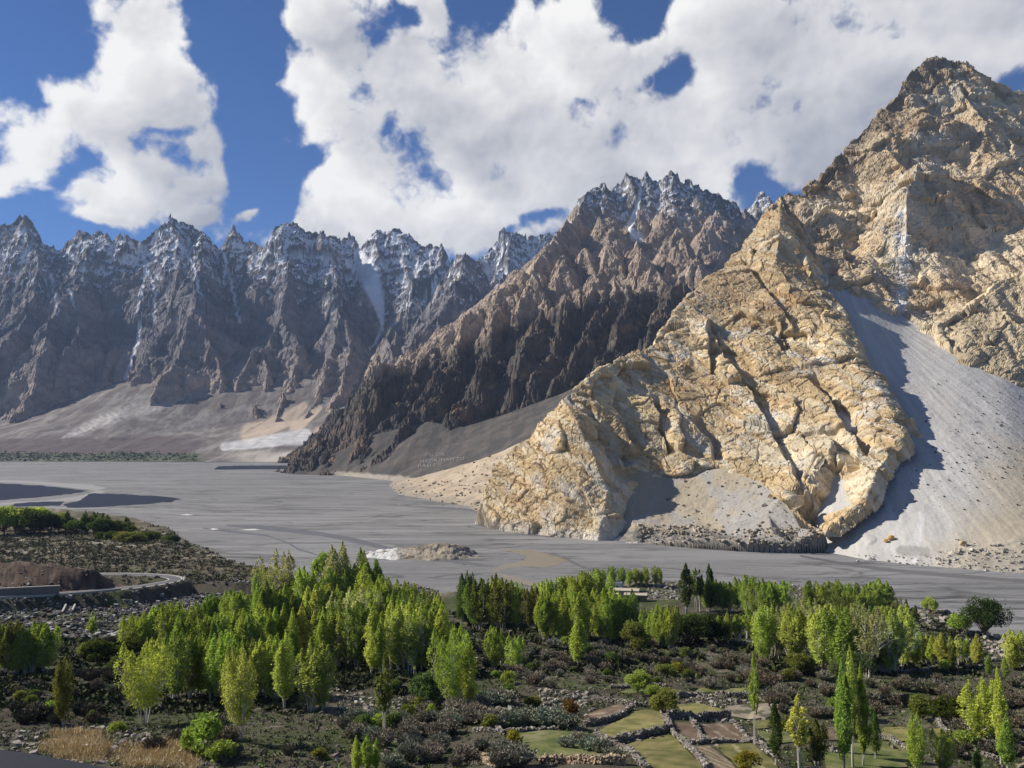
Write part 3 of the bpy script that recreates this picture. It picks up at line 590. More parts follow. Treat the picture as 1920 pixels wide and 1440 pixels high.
def golden_cliff():
    g = Grid(850, 1740, 960, np.concatenate([np.linspace(750, 1130, 600), np.linspace(1130.7, 1560, 400)])); X, Y = g.X, g.Y
    A = [PZ(893, 986, -2), P(900, 960, 1006), P(906, 930, 1010), P(930, 872, 1012), P(985, 815, 1006), P(1055, 746, 1002), P(1100, 712, 1005), P(1128, 690, 1030), P(1180, 665, 1060), P(1232, 638, 1100), P(1256, 600, 1140), P(1280, 570, 1170), P(1330, 520, 1230), P(1370, 485, 1285), P(1410, 440, 1350), P(1465, 366, 1480)]
    toe = [PZ(885, 986, -3), PZ(940, 1001, -3), PZ(1050, 1014, -3), PZ(1120, 1020, -3), PZ(1185, 1016, -3)]
    b = [P(1078, 786, 940), P(1110, 845, 908), P(1138, 925, 884)]
    v = [P(1096, 772, 992), P(1126, 835, 958), P(1160, 886, 940), P(1202, 908, 930), P(1222, 990, 868)]
    fb = [P(1200, 886, 940), P(1245, 893, 935), P(1300, 880, 932), P(1340, 866, 930), P(1400, 890, 890), P(1470, 925, 834), P(1545, 994, 757)]
    sp = [P(1462, 436, 1215), P(1453, 487, 1188), P(1480, 527, 1150), P(1511, 571, 1112), P(1547, 607, 1075), P(1576, 635, 1040), P(1594, 669, 1006), P(1615, 702, 972), P(1652, 742, 928), P(1697, 815, 848), P(1640, 890, 788), P(1622, 935, 768)]
    fl = [P(1482, 448, 1222), P(1505, 482, 1200), P(1534, 524, 1168), P(1572, 564, 1122), P(1598, 608, 1072), P(1608, 648, 1036), P(1630, 690, 998), P(1665, 735, 950), P(1699, 795, 880)]
    mid = [P(1180, 760, 1000), P(1300, 690, 1050), P(1400, 600, 1115), P(1500, 700, 1000), P(1450, 810, 932), P(1570, 820, 868), P(1350, 790, 978), P(1230, 800, 975), P(1540, 640, 1062), P(1120, 770, 985), P(1290, 610, 1130), P(1400, 490, 1245), P(1520, 890, 832), P(1425, 520, 1185)]
    back = [(p[0] - 40, p[1] + 150, p[2] - 130) for p in A]
    rt = [(p[0] + 30, p[1] - 12, p[2] - 60) for p in fl]
    saddle = [P(1462, 420, 1330), P(1430, 455, 1285)]
    low = [(p[0] + 4, p[1] - 16, p[2] - 42) for p in fb] + [(v[4][0] + 12, v[4][1] - 4, v[4][2] - 25), (v[3][0] + 6, v[3][1] - 20, v[3][2] - 40)] + [(p[0] + 26, p[1] + 4, p[2] - 48) for p in sp[9:12]] + [PZ(1260, 1010, -30), PZ(1400, 1035, -12), PZ(1560, 1050, -14), PZ(1700, 1060, -16)]
    pts, lines = [], []
    def chain(c, line=True):
        i = len(pts); pts.extend(c)
        if line: lines.append(list(range(i, len(pts))))
        return i
    ia = chain(A); chain(toe); ib = chain(b); iv = chain(v); ifb = chain(fb); isp = chain(sp); chain(fl); chain(mid, False); chain(back, False); chain(rt, False); chain(saddle, False); chain(low, False)
    lines.append([ia + 5, ib]); lines.append([isp + 11, ifb + 6])
    Z = g.tin(pts, lines); Z = smooth(np.where(np.isnan(Z), -60, Z), 3)
    px, py = proj(X, Y, Z)
    n = g.normals(smooth(Z, 4))
    # fissures that cut the face from upper left to lower right: the rock right of each one is set back
    cut = np.zeros(g.shape, f32)
    for f, w, dep in (([(1310, 575), (1345, 640), (1380, 700), (1412, 740), (1440, 800), (1475, 865), (1510, 930)], 70, 7), ([(1438, 618), (1470, 660)], 30, 6), ([(1455, 600), (1480, 650)], 26, 5), ([(1510, 700), (1560, 760), (1595, 815), (1620, 850)], 44, 11), ([(1085, 775), (1130, 815), (1180, 880)], 40, 9),
                      ([(1325, 590), (1330, 660), (1325, 700)], 28, 7), ([(1545, 800), (1575, 850), (1595, 890)], 30, 7), ([(1290, 790), (1330, 830), (1340, 865)], 40, 8), ([(1215, 740), (1235, 790), (1250, 850)], 30, 7), ([(1385, 480), (1450, 560), (1500, 640)], 40, 4), ([(1140, 720), (1160, 780), (1200, 850)], 34, 6)):
        d, t, s = near_line(px + 7 * noise2(py / 22, px / 22, 3), py, f)
        cut = cut - np.where(s > 0, 1.6 * dep * sst(w, 0, d) * sst(0, 3, d), 0) * sst(0, .12, t) * sst(1, .88, t) + np.where(s <= 0, .35 * dep * sst(w, 0, d), 0) * sst(0, .12, t) * sst(1, .88, t)
    (X2, Y2, Z2), d, c, cc = crag(X, Y, Z, n, 0.46, 5, (0.9, 0.15, 0.8))
    k = sst(-20, 10, Z); X2 = X + (X2 - X) * k + n[0] * cut; Y2 = Y + (Y2 - Y) * k + n[1] * cut; Z2 = Z + (Z2 - Z) * k + n[2] * cut
    # colour: gold with cream beds and rusty stains; whitened at the waterline
    s = .68 * Z + .72 * X + .1 * Y + 12 * noise3(X / 60, Y / 60, Z / 60, 3)
    bed = fbm2(s / 11, X / 120, 4, .6, seed=13); big = fbm3(X / 120, Y / 120, Z / 120, 3, .5, 19)
    col = lerp3(GOLD, CREAM, sst(-.15, .75, bed + .6 * big)); col = lerp3(col, RUST, sst(.25, .9, -bed * .4 - big * .9 + .5 * fbm3(X / 25, Y / 25, Z / 60, 3, .5, 23)) * .75)
    col = lerp3(col, PALE, sst(.35, .8, fbm3(X / 70 + 4, Y / 70, Z / 90, 4, .6, 27) + .25 * bed) * .6)
    col = lerp3(col, PALE, sst(16, 3, Z + 6 * bed) * .7); col = col * (0.9 + .25 * (cc - .5) + .2 * (c - .5))[..., None]
    # smooth brown dust-covered slope behind the top of the crest
    br = sst(640, 560, py + .25 * (px - 1280)) * sst(1470, 1380, px + .3 * (py - 440)) * sst(-20, 25, 660 - py - 0.95 * (px - 1280) + 90)
    col = lerp3(col, c3(0.37, 0.27, 0.165), np.clip(br, 0, 1) * .6)
    def poly_in(q):
        r = np.zeros(px.shape, bool)
        for (a, b_), (c_, d_) in zip(q, q[1:] + q[:1]): r ^= ((b_ > py) != (d_ > py)) & (px < (c_ - a) * (py - b_) / (d_ - b_ + 1e-6) + a)
        return r
    gone = poly_in([(1196, 1004), (1210, 925), (1245, 912), (1300, 902), (1340, 892), (1400, 912), (1470, 946), (1543, 1004), (1580, 1012), (1580, 1100), (1196, 1100)]) | poly_in([(1556, 1022), (1640, 962), (1668, 900), (1725, 835), (1780, 835), (1780, 1100), (1550, 1100)])
    me = g.build('cliff', X2, Y2, Z2, (Z > -25) & ~gone, {'Col': ('FLOAT_COLOR', col)}, True)
    return tag(link('cliff', me, earth_mat('gold_rock', 0.9, 0.12, 0.22, bump_d=1.2)), 'sunlit golden triangular rock cliff rising straight from the grey riverbed', 'cliff', kind='structure')

def right_mountain():
    g = Grid(1440, 2230, 700, np.concatenate([np.linspace(980, 1300, 250), np.linspace(1301.3, 2150, 460)])); X, Y = g.X, g.Y
    q = [P(1440, 400, 1440), P(1465, 366, 1485), P(1500, 372, 1560), P(1540, 324, 1620), P(1580, 282, 1680), P(1620, 244, 1730), P(1655, 203, 1780), P(1690, 160, 1830), P(1718, 122, 1870), P(1752, 108, 1900), P(1778, 116, 1905), P(1795, 130, 1905), P(1812, 115, 1890), P(1850, 142, 1900), P(1900, 176, 1950), P(1940, 165, 1990), P(2050, 120, 2050), P(2280, 60, 2110)]
    base = [P(1480, 480, 1330), P(1510, 520, 1255), P(1545, 530, 1200), P(1600, 548, 1188), P(1650, 570, 1178), P(1690, 592, 1168), P(1745, 609, 1145), P(1800, 590, 1175), P(1870, 550, 1225), P(1925, 520, 1262), P(2100, 450, 1345), P(2280, 400, 1400)]
    inn = [P(1748, 210, 1695), P(1722, 300, 1495), P(1702, 345, 1425), P(1782, 262, 1745), P(1752, 325, 1625), P(1715, 368, 1520), P(1690, 400, 1440), P(1700, 480, 1300), P(1850, 250, 1690), P(1850, 350, 1540), P(1830, 470, 1365), P(1592, 345, 1620), P(1602, 410, 1525), P(1590, 475, 1372), P(1640, 400, 1450), P(1640, 500, 1275),
           P(1555, 395, 1425), P(1548, 455, 1310), P(1660, 280, 1640), P(1700, 200, 1790), P(1780, 180, 1810), P(1800, 170, 1800), P(1760, 430, 1400), P(1770, 520, 1265), P(1960, 300, 1680), P(1960, 400, 1480), P(2100, 300, 1720)]
    back = [(p[0] + 30, p[1] + 170, p[2] - 200) for p in q]
    knob = [P(1755, 612, 1118), P(1800, 585, 1128), P(1835, 563, 1135), P(1880, 530, 1150), P(1925, 498, 1170), P(2100, 405, 1230), P(2280, 330, 1280)]
    kf = [P(1760, 640, 1092), P(1785, 650, 1060), P(1830, 640, 1062), P(1815, 668, 1040), P(1880, 600, 1095), P(1893, 702, 1005), P(1905, 640, 1062), P(1918, 690, 1020), P(1925, 600, 1090), P(2000, 640, 1050), P(2150, 600, 1050), P(2280, 560, 1060)]
    kb = [(p[0] + 10, p[1] + 30, p[2] - 8) for p in knob[1:]]
    low = [(p[0] - 8, p[1] - 60, p[2] - 90) for p in (kf[1], kf[3], kf[5], kf[7], kf[9], kf[10], kf[11])] + [(p[0] - 30, p[1] - 50, p[2] - 110) for p in base[:7]] + [(q[0][0] - 60, q[0][1], q[0][2] - 120)]
    pts, lines = [], []
    for c, l in ((q, 1), (base, 1), (inn, 0), (back, 0), (knob, 1), (kf, 0), (kb, 0), (low, 0)):
        i = len(pts); pts.extend(c)
        if l: lines.append(list(range(i, len(pts))))
    Z = g.tin(pts, lines); Z = smooth(np.where(np.isnan(Z), -60, Z), 4)
    gx, gy = g.grad(smooth(Z, 10)); gu = gullies(X, Y, gx, gy, 110, 4, .5, .4, 1.0, seed=4); Z = Z + gu * 8 * sst(120, 260, Z)
    px, py = proj(X, Y, Z); n = g.normals(smooth(Z, 4))
    (X2, Y2, Z2), d, c, cc = crag(X, Y, Z, n, 0.46, 55, (-0.5, 0.2, 1.0))
    big = fbm3(X / 160, Y / 160, Z / 160, 4, .5, 9); fine = fbm3(X / 22, Y / 22, Z / 40, 3, .6, 12)
    brown = c3(0.55, 0.415, 0.26); tan = c3(0.72, 0.60, 0.415); dark = c3(0.22, 0.165, 0.115); pale = c3(0.60, 0.545, 0.43)
    t = sst(-.5, .6, big + .4 * fine)
    col = lerp3(brown, tan, t)
    ch, tt, _ = near_line(px + 14 * noise2(py / 40, px / 40, 8), py, [(1795, 130), (1775, 230), (1700, 370), (1690, 460), (1690, 590)])
    col = lerp3(col, pale, sst(75, 10, ch) * sst(-.4, .5, fine + big) * .8)
    ch2, tt, _ = near_line(px + 6 * noise2(py / 15, px / 15, 9), py, [(1690, 400), (1693, 470), (1688, 580)]); col = lerp3(col, c3(.70, .68, .66), sst(16, 4, ch2) * (.4 + .5 * fine + .3))
    ch3, tt, _ = near_line(px, py, [(1545, 500), (1548, 530)]); col = lerp3(col, c3(.66, .63, .58), sst(14, 3, ch3) * .8)
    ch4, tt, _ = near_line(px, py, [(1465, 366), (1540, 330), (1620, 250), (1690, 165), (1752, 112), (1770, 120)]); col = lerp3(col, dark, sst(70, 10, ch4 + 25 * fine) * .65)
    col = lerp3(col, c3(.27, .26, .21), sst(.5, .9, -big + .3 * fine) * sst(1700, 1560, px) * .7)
    col = lerp3(col, c3(0.52, .425, .28), sst(1720, 1760, px) * sst(500, 560, py) * sst(-25, 40, py - 600 + .55 * (px - 1755)) * .8)
    col = col * (0.92 + .3 * (cc - .5) + .2 * (c - .5))[..., None]
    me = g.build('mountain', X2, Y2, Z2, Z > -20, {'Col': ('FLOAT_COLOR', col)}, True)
    return tag(link('mountain', me, earth_mat('brown_rock', 0.5, 0.07, 0.24, bump_d=1.2)), 'tall tan and brown bare rock mountain filling the upper right corner', 'mountain', kind='structure')

def scree_slope():
    g = Grid(1490, 2240, 580, np.concatenate([np.linspace(560, 800, 260), np.linspace(801, 1260, 330)]))
    toe = [PZ(*p, -2) for p in ((1480, 1032), (1520, 1037), (1620, 1054), (1720, 1066), (1820, 1074), (1925, 1082), (2100, 1098), (2280, 1110))]
    tops = [P(*p) for p in ((1480, 500, 1225), (1545, 530, 1203), (1600, 548, 1190), (1690, 592, 1168), (1745, 611, 1138), (1790, 652, 1072), (1850, 688, 1026), (1893, 708, 1003), (1930, 738, 985), (2100, 740, 985), (2280, 700, 1000))]
    y0 = np.interp(g.u, [p[0] / p[1] for p in toe], [p[1] for p in toe]); yt = np.interp(g.u, [p[0] / p[1] for p in tops], [p[1] for p in tops]); zt = np.interp(g.u, [p[0] / p[1] for p in tops], [p[2] for p in tops])
    ker = np.ones(41) / 41; sm = lambda a: np.convolve(np.pad(a, 20, mode='edge'), ker, 'valid')
    y0, yt, sl = sm(y0), sm(yt), sm(zt / (yt - y0)); t = np.clip((g.Y - y0) / (yt - y0), -.2, 1.3)
    Z0 = -2 + sl * (yt - y0) * (t + .10 * t * (t - 1)) - np.maximum(0, g.Y - yt - 6) * 1.4 - np.maximum(0, 1600 - (960 + FPX * g.u[None, :] * .997)) * .07 - np.maximum(0, 1528 - (960 + FPX * g.u[None, :] * .997)) * 1.0
    Z0 = Z0.astype(f32)
    ap = P(1560, 470, 1290)
    def fall(X, Y): return np.arctan2(X - ap[0], ap[1] - Y), np.hypot(X - ap[0], Y - ap[1])
    def relief(X, Y, Z):
        th, r = fall(X, Y)
        return .35 * fbm2(th * 34, r / 160, 4, .6, seed=2) + .35 * fbm2(X / 14, Y / 14, 4, seed=3) + 2.5 * sst(.35, .75, noise2(X / 20, Y / 14, 9)) * sst(24, 6, Z)
    def col(X, Y, Z, px, py):
        th, r = fall(X, Y); n = fbm2(X / 40, Y / 60, 4, seed=6)
        c = lerp3(c3(0.45, .435, .41), c3(0.54, .525, .495), sst(-.7, .7, fbm2(th * 40 + .3 * n, r / 260, 5, .65, seed=12) + .3 * n))
        tanm = sst(-60, 90, px - 1800 + 0.35 * (1000 - py) * -1 + 40 * n + .25 * (py - 900)) * sst(700, 900, py)
        c = lerp3(c, lerp3(c3(.42, .36, .255), c3(.47, .405, .30), sst(-.6, .6, n)), tanm * .85)
        d, t, _ = near_line(px + 5 * noise2(py / 9, px / 9, 3), py, [(1728, 965), (1722, 1010), (1716, 1050)]); c = lerp3(c, c3(.62, .61, .60), sst(9, 2, d) * .7)
        d, t, _ = near_line(px, py + 4 * noise2(px / 8, py / 8, 2), [(1690, 1032), (1735, 1035)]); c = lerp3(c, c3(.27, .26, .24), sst(13, 6, d) * .7)
        c = lerp3(c, c3(.29, .27, .235), sst(1790, 1840, px) * sst(1030, 1050, py + 6 * n) * .6)
        return c
    return ground_piece('scree_slope', None, g, 2, relief, col, earth_mat('scree', 0.4, 0.25, .18), 'smooth pale grey scree slope pouring down between golden cliff and brown mountain', 'scree slope', -12, Z0)

def talus_bench():
    g = Grid(1130, 1600, 420, np.linspace(735, 1000, 340))
    pts = [PZ(1150, 1019, -3), PZ(1200, 1021, -2), PZ(1300, 1028, -2), PZ(1400, 1033, -2), PZ(1500, 1035, -2), PZ(1560, 1038, -3), PZ(1195, 1000, 8), PZ(1300, 1006, 11), PZ(1400, 1012, 11), PZ(1490, 1018, 9), P(1205, 880, 950), P(1250, 893, 938), P(1300, 880, 938), P(1342, 866, 938), P(1400, 888, 897), P(1470, 925, 843), P(1548, 994, 772),
           P(1160, 880, 955), P(1180, 960, 885), P(1260, 960, 885), P(1342, 955, 866), P(1440, 965, 815), P(1500, 990, 786), P(1230, 985, 858), P(1340, 990, 836), P(1450, 1000, 793), P(1350, 820, 1010), P(1200, 840, 1010)]
    def relief(X, Y, Z):
        return .7 * fbm2(X / 14, Y / 14, 5, seed=3) + 1.3 * (np.abs(noise2(X / 3.5, Y / 14, 5)) - .3) * sst(15, 8, Z) * sst(70, 30, np.abs(X - 175))
    def col(X, Y, Z, px, py):
        n = fbm2(X / 25, Y / 40, 4, seed=6)
        c = lerp3(c3(.42, .36, .265), c3(.40, .38, .345), sst(-.4, .4, n + .8 * sst(1330, 1400, px) - .3))
        dk = sst(.1, .5, fbm2(X / 6, Z / 3, 3, seed=8) + .3)
        return lerp3(c, lerp3(c3(.19, .175, .155), c3(.31, .285, .24), dk), sst(13, 9, Z + 2 * n))
    return ground_piece('talus_slope', pts, g, 2, relief, col, earth_mat('talus', 0.6, 0.25, .22), 'tan talus slope and dark cut bank at the foot of the golden cliff', 'talus slope', -8)

far_range(); debris_fan(); spire_mountain(); tan_fan(); golden_cliff(); right_mountain(); scree_slope(); talus_bench()
# ------------------------------------------------------------------ simple materials
def plain_mat(name, col, rough=0.9, var=0.25, scale=2.0, spec=0.2, bump=0.3, bump_d=0.05):
    m = bpy.data.materials.new(name); m.use_nodes = True; k = NT(m.node_tree); b = m.node_tree.nodes['Principled BSDF']
    tc = m.node_tree.nodes.new('ShaderNodeTexCoord'); n = k.noise(tc.outputs['Object'], scale, 6.0, .6)
    k.put(b.inputs['Base Color'], k.v('SCALE', tuple(col), scale=k.m('ADD', 1 - var, k.m('MULTIPLY', n, 2 * var))))
    b.inputs['Roughness'].default_value = rough; b.inputs['Specular IOR Level'].default_value = spec
    bp = m.node_tree.nodes.new('ShaderNodeBump'); bp.inputs['Strength'].default_value = bump; bp.inputs['Distance'].default_value = bump_d
    k.put(bp.inputs['Height'], n); k.put(b.inputs['Normal'], bp.outputs[0]); return m
def poly_sheet(name, pix, z, mat, step=None, zf=None, colf=None):
    """a flat sheet cut to an outline given on the photograph, lying at height z (or on the ground)"""
    W = [(PZ(x, y, z) if zf is None else at(x, y)) for x, y in pix]
    # extra points along the edge so that it is not straight-sided
    co = [Vector((p[0], p[1])) for p in W]
    pts = list(co); n = len(co); ed = [(i, (i + 1) % n) for i in range(n)]
    if step:
        xs = [c.x for c in co]; ys = [c.y for c in co]
        gx, gy = np.meshgrid(np.arange(min(xs), max(xs), step), np.arange(min(ys), max(ys), step)); gx = gx.ravel(); gy = gy.ravel()
        r = np.random.RandomState(1); gx = gx + r.uniform(-.3, .3, gx.shape) * step; gy = gy + r.uniform(-.3, .3, gy.shape) * step
        ins = np.zeros(gx.shape, bool)
        for i in range(n):
            a, b = co[i], co[(i + 1) % n]
            cond = ((a.y > gy) != (b.y > gy)) & (gx < (b.x - a.x) * (gy - a.y) / ((b.y - a.y) + 1e-9) + a.x); ins ^= cond
        pts += [Vector((x, y)) for x, y in zip(gx[ins], gy[ins])]
    v, e, f, *_ = delaunay_2d_cdt(pts, ed, [], 1, 1e-4)
    V = np.array([(p.x, p.y) for p in v], f32); Z = np.full(len(V), z, f32) if zf is None else zf(V[:, 0], V[:, 1])
    at_ = {'Col': ('FLOAT_COLOR', colf(V[:, 0], V[:, 1]))} if colf else None
    return link(name, mesh_np(name, np.column_stack([V, Z]), np.array([list(t) for t in f]), True, at_), mat)
def rough_outline(pts, amp=3, n=6, seed=0):
    r = random.Random(seed); out = []
    for (a, b), (c, d) in zip(pts, pts[1:] + pts[:1]):
        for i in range(n):
            t = i / n; out.append((a + (c - a) * t + (r.random() - .5) * amp, b + (d - b) * t + (r.random() - .5) * amp * .35))
    return out

# ------------------------------------------------------------------ riverbed, channels, pools
def riverbed():
    m = bpy.data.materials.new('river_silt'); m.use_nodes = True; k = NT(m.node_tree); b = m.node_tree.nodes['Principled BSDF']
    tc = m.node_tree.nodes.new('ShaderNodeTexCoord'); p = tc.outputs['Object']
    mp = m.node_tree.nodes.new('ShaderNodeMapping'); mp.inputs['Rotation'].default_value = (0, 0, rad(14)); mp.inputs['Scale'].default_value = (0.0045, 0.026, 1); k.put(mp.inputs[0], p)
    w = k.v('ADD', mp.outputs[0], k.v('SCALE', k.noise(p, 0.006, 3, .5, col=True), scale=.9))
    n1 = k.noise(w, 1.0, 8.0, .62); n2 = k.noise(w, 3.1, 6.0, .6); n3 = k.noise(p, 0.15, 5, .6)
    streak = k.mr(k.m('ABSOLUTE', k.m('SUBTRACT', n1, .5)), 0.0, .035, 1.0, 0.0)
    broken = k.mr(k.noise(p, .009, 3, .5), .42, .62)
    def braid(sx, sy, wp, wid, det):
        q = m.node_tree.nodes.new('ShaderNodeMapping'); q.inputs['Rotation'].default_value = (0, 0, rad(9)); q.inputs['Scale'].default_value = (sx, sy, 1); k.put(q.inputs[0], p)
        ww = k.v('ADD', q.outputs[0], k.v('SCALE', k.noise(p, wp, 4, .55, col=True), scale=1.1)); nn = k.noise(ww, 1.0, det, .5)
        return k.mr(k.m('ABSOLUTE', k.m('SUBTRACT', nn, .5)), 0.0, wid, 1.0, 0.0)
    braids = k.m('MAXIMUM', k.m('MULTIPLY', braid(.0022, .011, .004, .016, 2), .8), k.m('MULTIPLY', k.m('MULTIPLY', braid(.006, .035, .012, .03, 3), .55), k.mr(k.noise(p, .005, 2, .5), .4, .6)))
    f = k.m('MULTIPLY', k.m('ADD', .80, k.m('MULTIPLY', n2, .4)), k.m('ADD', .88, k.m('MULTIPLY', n3, .24)))
    f = k.m('MULTIPLY', f, k.m('SUBTRACT', 1.0, k.m('MULTIPLY', k.m('MULTIPLY', streak, broken), .55)))
    f = k.m('MULTIPLY', f, k.m('SUBTRACT', 1.0, k.m('MULTIPLY', braids, .48)))
    f = k.m('MULTIPLY', f, k.mr(n1, .30, .72, .80, 1.16))
    k.put(b.inputs['Base Color'], k.v('SCALE', (0.205, 0.203, 0.200), scale=f)); b.inputs['Roughness'].default_value = 0.85; b.inputs['Specular IOR Level'].default_value = .25
    bp = m.node_tree.nodes.new('ShaderNodeBump'); bp.inputs['Strength'].default_value = .6; bp.inputs['Distance'].default_value = 1.3
    k.put(bp.inputs['Height'], k.m('ADD', k.m('MULTIPLY', n2, 1.0), k.m('ADD', k.m('MULTIPLY', streak, -.6), k.m('MULTIPLY', braids, -.8)))); k.put(b.inputs['Normal'], bp.outputs[0])
    V = np.array([(-14000, -4000, 0), (14000, -4000, 0), (14000, 16000, 0), (-14000, 16000, 0)])
    tag(link('riverbed', mesh_np('riverbed', V, np.array([[0, 1, 2, 3]])), m), 'wide flat grey silt riverbed crossing the valley floor', 'riverbed', kind='structure')
riverbed()
def water_mat(name, col, rough, var=.15):
    return plain_mat(name, col, rough, var, .05, .5, .05, .05)
def channels():
    dark = plain_mat('dark_water', (0.016, 0.019, 0.035), .45, .15, .05, .08, .05, .05); mud = water_mat('muddy_water', (0.20, 0.178, 0.14), .35, .12); wet = water_mat('wet_silt', (0.115, 0.112, 0.112), .5)
    brt = plain_mat('glint_white', (.55, .54, .52), .8, .2, .1)
    tag(poly_sheet('water', rough_outline([(-80, 905), (0, 907), (60, 909), (120, 915), (168, 921), (130, 926), (95, 930), (40, 935), (0, 938), (-80, 938)], 5, 4, 1), .06, dark), 'upper dark blue pool of still water at the left edge of the riverbed', 'pool', kind='structure')
    tag(poly_sheet('water', rough_outline([(166, 925), (215, 926), (280, 929), (342, 935), (322, 941), (250, 946), (200, 950), (128, 952), (118, 946), (150, 938), (160, 931)], 5, 4, 2), .06, dark), 'long dark blue pool of still water narrowing towards the middle of the riverbed', 'pool', kind='structure')
    tag(poly_sheet('water', rough_outline([(28, 944), (70, 941), (120, 940), (112, 948), (60, 950), (20, 949)], 4, 3, 3), .06, dark), 'small dark blue pool beside the shore bushes', 'pool', kind='structure')
    tag(poly_sheet('water', rough_outline([(410, 874), (470, 873), (555, 873), (560, 879), (500, 880), (400, 880)], 3, 3, 3), .06, dark), 'thin dark strip of water below the far debris fan', 'pool', kind='structure')
    tag(poly_sheet('water', rough_outline([(935, 1029), (985, 1031), (1020, 1036), (1066, 1052), (1040, 1060), (1010, 1064), (985, 1062), (950, 1066), (930, 1072), (970, 1082), (1010, 1096), (1000, 1100), (950, 1088), (920, 1072), (945, 1058), (985, 1050), (985, 1042), (960, 1035)], 4, 4, 5), .06, mud), 'tan muddy pool of river water to the right of the stony island', 'pool', kind='structure')
    def ribbon(pix, wpx, mat, lab, seed):
        L, R = [], []
        r = random.Random(seed); n = len(pix)
        for i, (x, y) in enumerate(pix):
            w = wpx * (.25 + .75 * math.sin(math.pi * (i + .5) / n)) * (0.7 + .6 * r.random()); L.append((x, y - w / 2)); R.append((x, y + w / 2))
        tag(poly_sheet('channel', rough_outline(L + R[::-1], 2, 5, seed), .03, mat), lab, 'river channel', kind='structure')
    ribbon([(425, 985), (480, 988), (540, 994), (600, 1001), (660, 1012), (720, 1027), (790, 1042), (860, 1054), (925, 1062)], 9, wet, 'dark wet channel curving below the stony island', 1)
    ribbon([(380, 990), (420, 995), (500, 1004), (540, 1018), (560, 1030), (600, 1042)], 4, wet, 'thin dark channel running towards the tall left grove', 2)
    ribbon([(760, 950), (830, 952), (880, 956), (925, 962), (950, 968)], 4, wet, 'dark channel between the island and the golden cliff foot', 3)
    ribbon([(1180, 1062), (1260, 1066), (1340, 1074), (1420, 1082), (1500, 1086), (1560, 1094)], 3, wet, 'thin dark channel in the silt beyond the village house', 4)
    ribbon([(1500, 1042), (1600, 1060), (1700, 1072), (1800, 1080), (1900, 1088), (2000, 1098)], 6, wet, 'dark wet margin along the foot of the scree slope', 5)
    ribbon([(1020, 1036), (1066, 1050), (1090, 1062), (1120, 1072)], 4, wet, 'dark channel leaving the tan pool to the right', 6)
    ribbon([(-60, 900), (60, 904), (170, 914), (200, 918), (150, 934), (80, 942), (-40, 946)], 9, plain_mat('pale_silt', (.27, .265, .26), .9, .1, .1), 'pale silt bar winding between the dark pools', 7)
    for x, y, w, h in ((400, 992, 9, 2), (470, 993, 20, 1.5), (350, 965, 14, 1.2)):
        tag(poly_sheet('glint_patch', rough_outline([(x - w, y), (x, y - h), (x + w, y), (x, y + h)], 3, 3, x), .05, brt), None, None, kind='structure')  # small white patches painted as glints on the silt
channels()

# ------------------------------------------------------------------ the near terrace
HT = np.array([(0, 8), (40, 26), (80, 37), (120, 45), (170, 54), (260, 67), (350, 76), (450, 82.5), (560, 86.5), (700, 88.5), (1400, 90.5)], float)
BANK_PX = [(-400, 925), (-100, 940), (0, 948), (120, 952), (230, 965), (310, 985), (345, 1010), (420, 1040), (480, 1058), (560, 1084), (700, 1098), (780, 1096), (840, 1108), (900, 1112), (1000, 1104), (1100, 1092), (1250, 1086), (1330, 1085), (1450, 1092), (1530, 1110), (1640, 1120), (1700, 1130), (1770, 1148), (1830, 1178), (1920, 1200), (2100, 1240), (2400, 1280)]
def base_z(Y): return 100 - np.interp(Y, HT[:, 0], HT[:, 1])
def solve_base(px, py):
    dx, dy, dz = ray(px, py); ys = np.linspace(30, 1600, 4000); zz = CAMZ + dz / dy * ys
    i = np.argmax(zz < base_z(ys)); return dx / dy * ys[i], ys[i]
_b = [solve_base(*p) for p in BANK_PX]; BU = np.array([x / y for x, y in _b]); BY = np.array([y for x, y in _b])
ROAD_PX = [(-160, 1131), (-60, 1129), (0, 1127), (60, 1124.5), (120, 1121), (180, 1116), (235, 1110.5), (280, 1105), (312, 1099.5), (328, 1094.5), (322, 1090), (302, 1087), (270, 1085), (235, 1084), (190, 1084), (130, 1085)]
def densify(P_, n):
    out = []; m = len(P_)
    for i in range(m - 1):
        p0, p1, p2, p3 = P_[max(i - 1, 0)], P_[i], P_[i + 1], P_[min(i + 2, m - 1)]
        for j in range(n):
            t = j / n; out.append(tuple(.5 * (2 * b + (c - a) * t + (2 * a - 5 * b + 4 * c - d) * t * t + (3 * b - a - 3 * c + d) * t ** 3) for a, b, c, d in zip(p0, p1, p2, p3)))
    return out + [P_[-1]]
ROAD = densify([solve_base(*p) for p in ROAD_PX], 6); ROAD_Z = base_z(np.array([p[1] for p in ROAD])) + 2.2
MOUND = [P(-250, 1040, 478), P(-60, 1046, 478), P(20, 1049, 478), P(90, 1053, 477), P(150, 1060, 474), P(190, 1072, 468), P(222, 1092, 462), P(250, 1114, 456)]
def poly_dist(X, Y, pts):
    D = np.full(np.shape(X), 1e9); I = np.zeros(np.shape(X))
    for i, (a, b) in enumerate(zip(pts[:-1], pts[1:])):
        ex, ey = b[0] - a[0], b[1] - a[1]; t = np.clip(((X - a[0]) * ex + (Y - a[1]) * ey) / (ex * ex + ey * ey + 1e-9), 0, 1)
        d = np.hypot(X - a[0] - t * ex, Y - a[1] - t * ey); m = d < D; D = np.where(m, d, D); I = np.where(m, i + t, I)
    return D, I
FLAT = []   # plan discs kept smooth: (x, y, r)
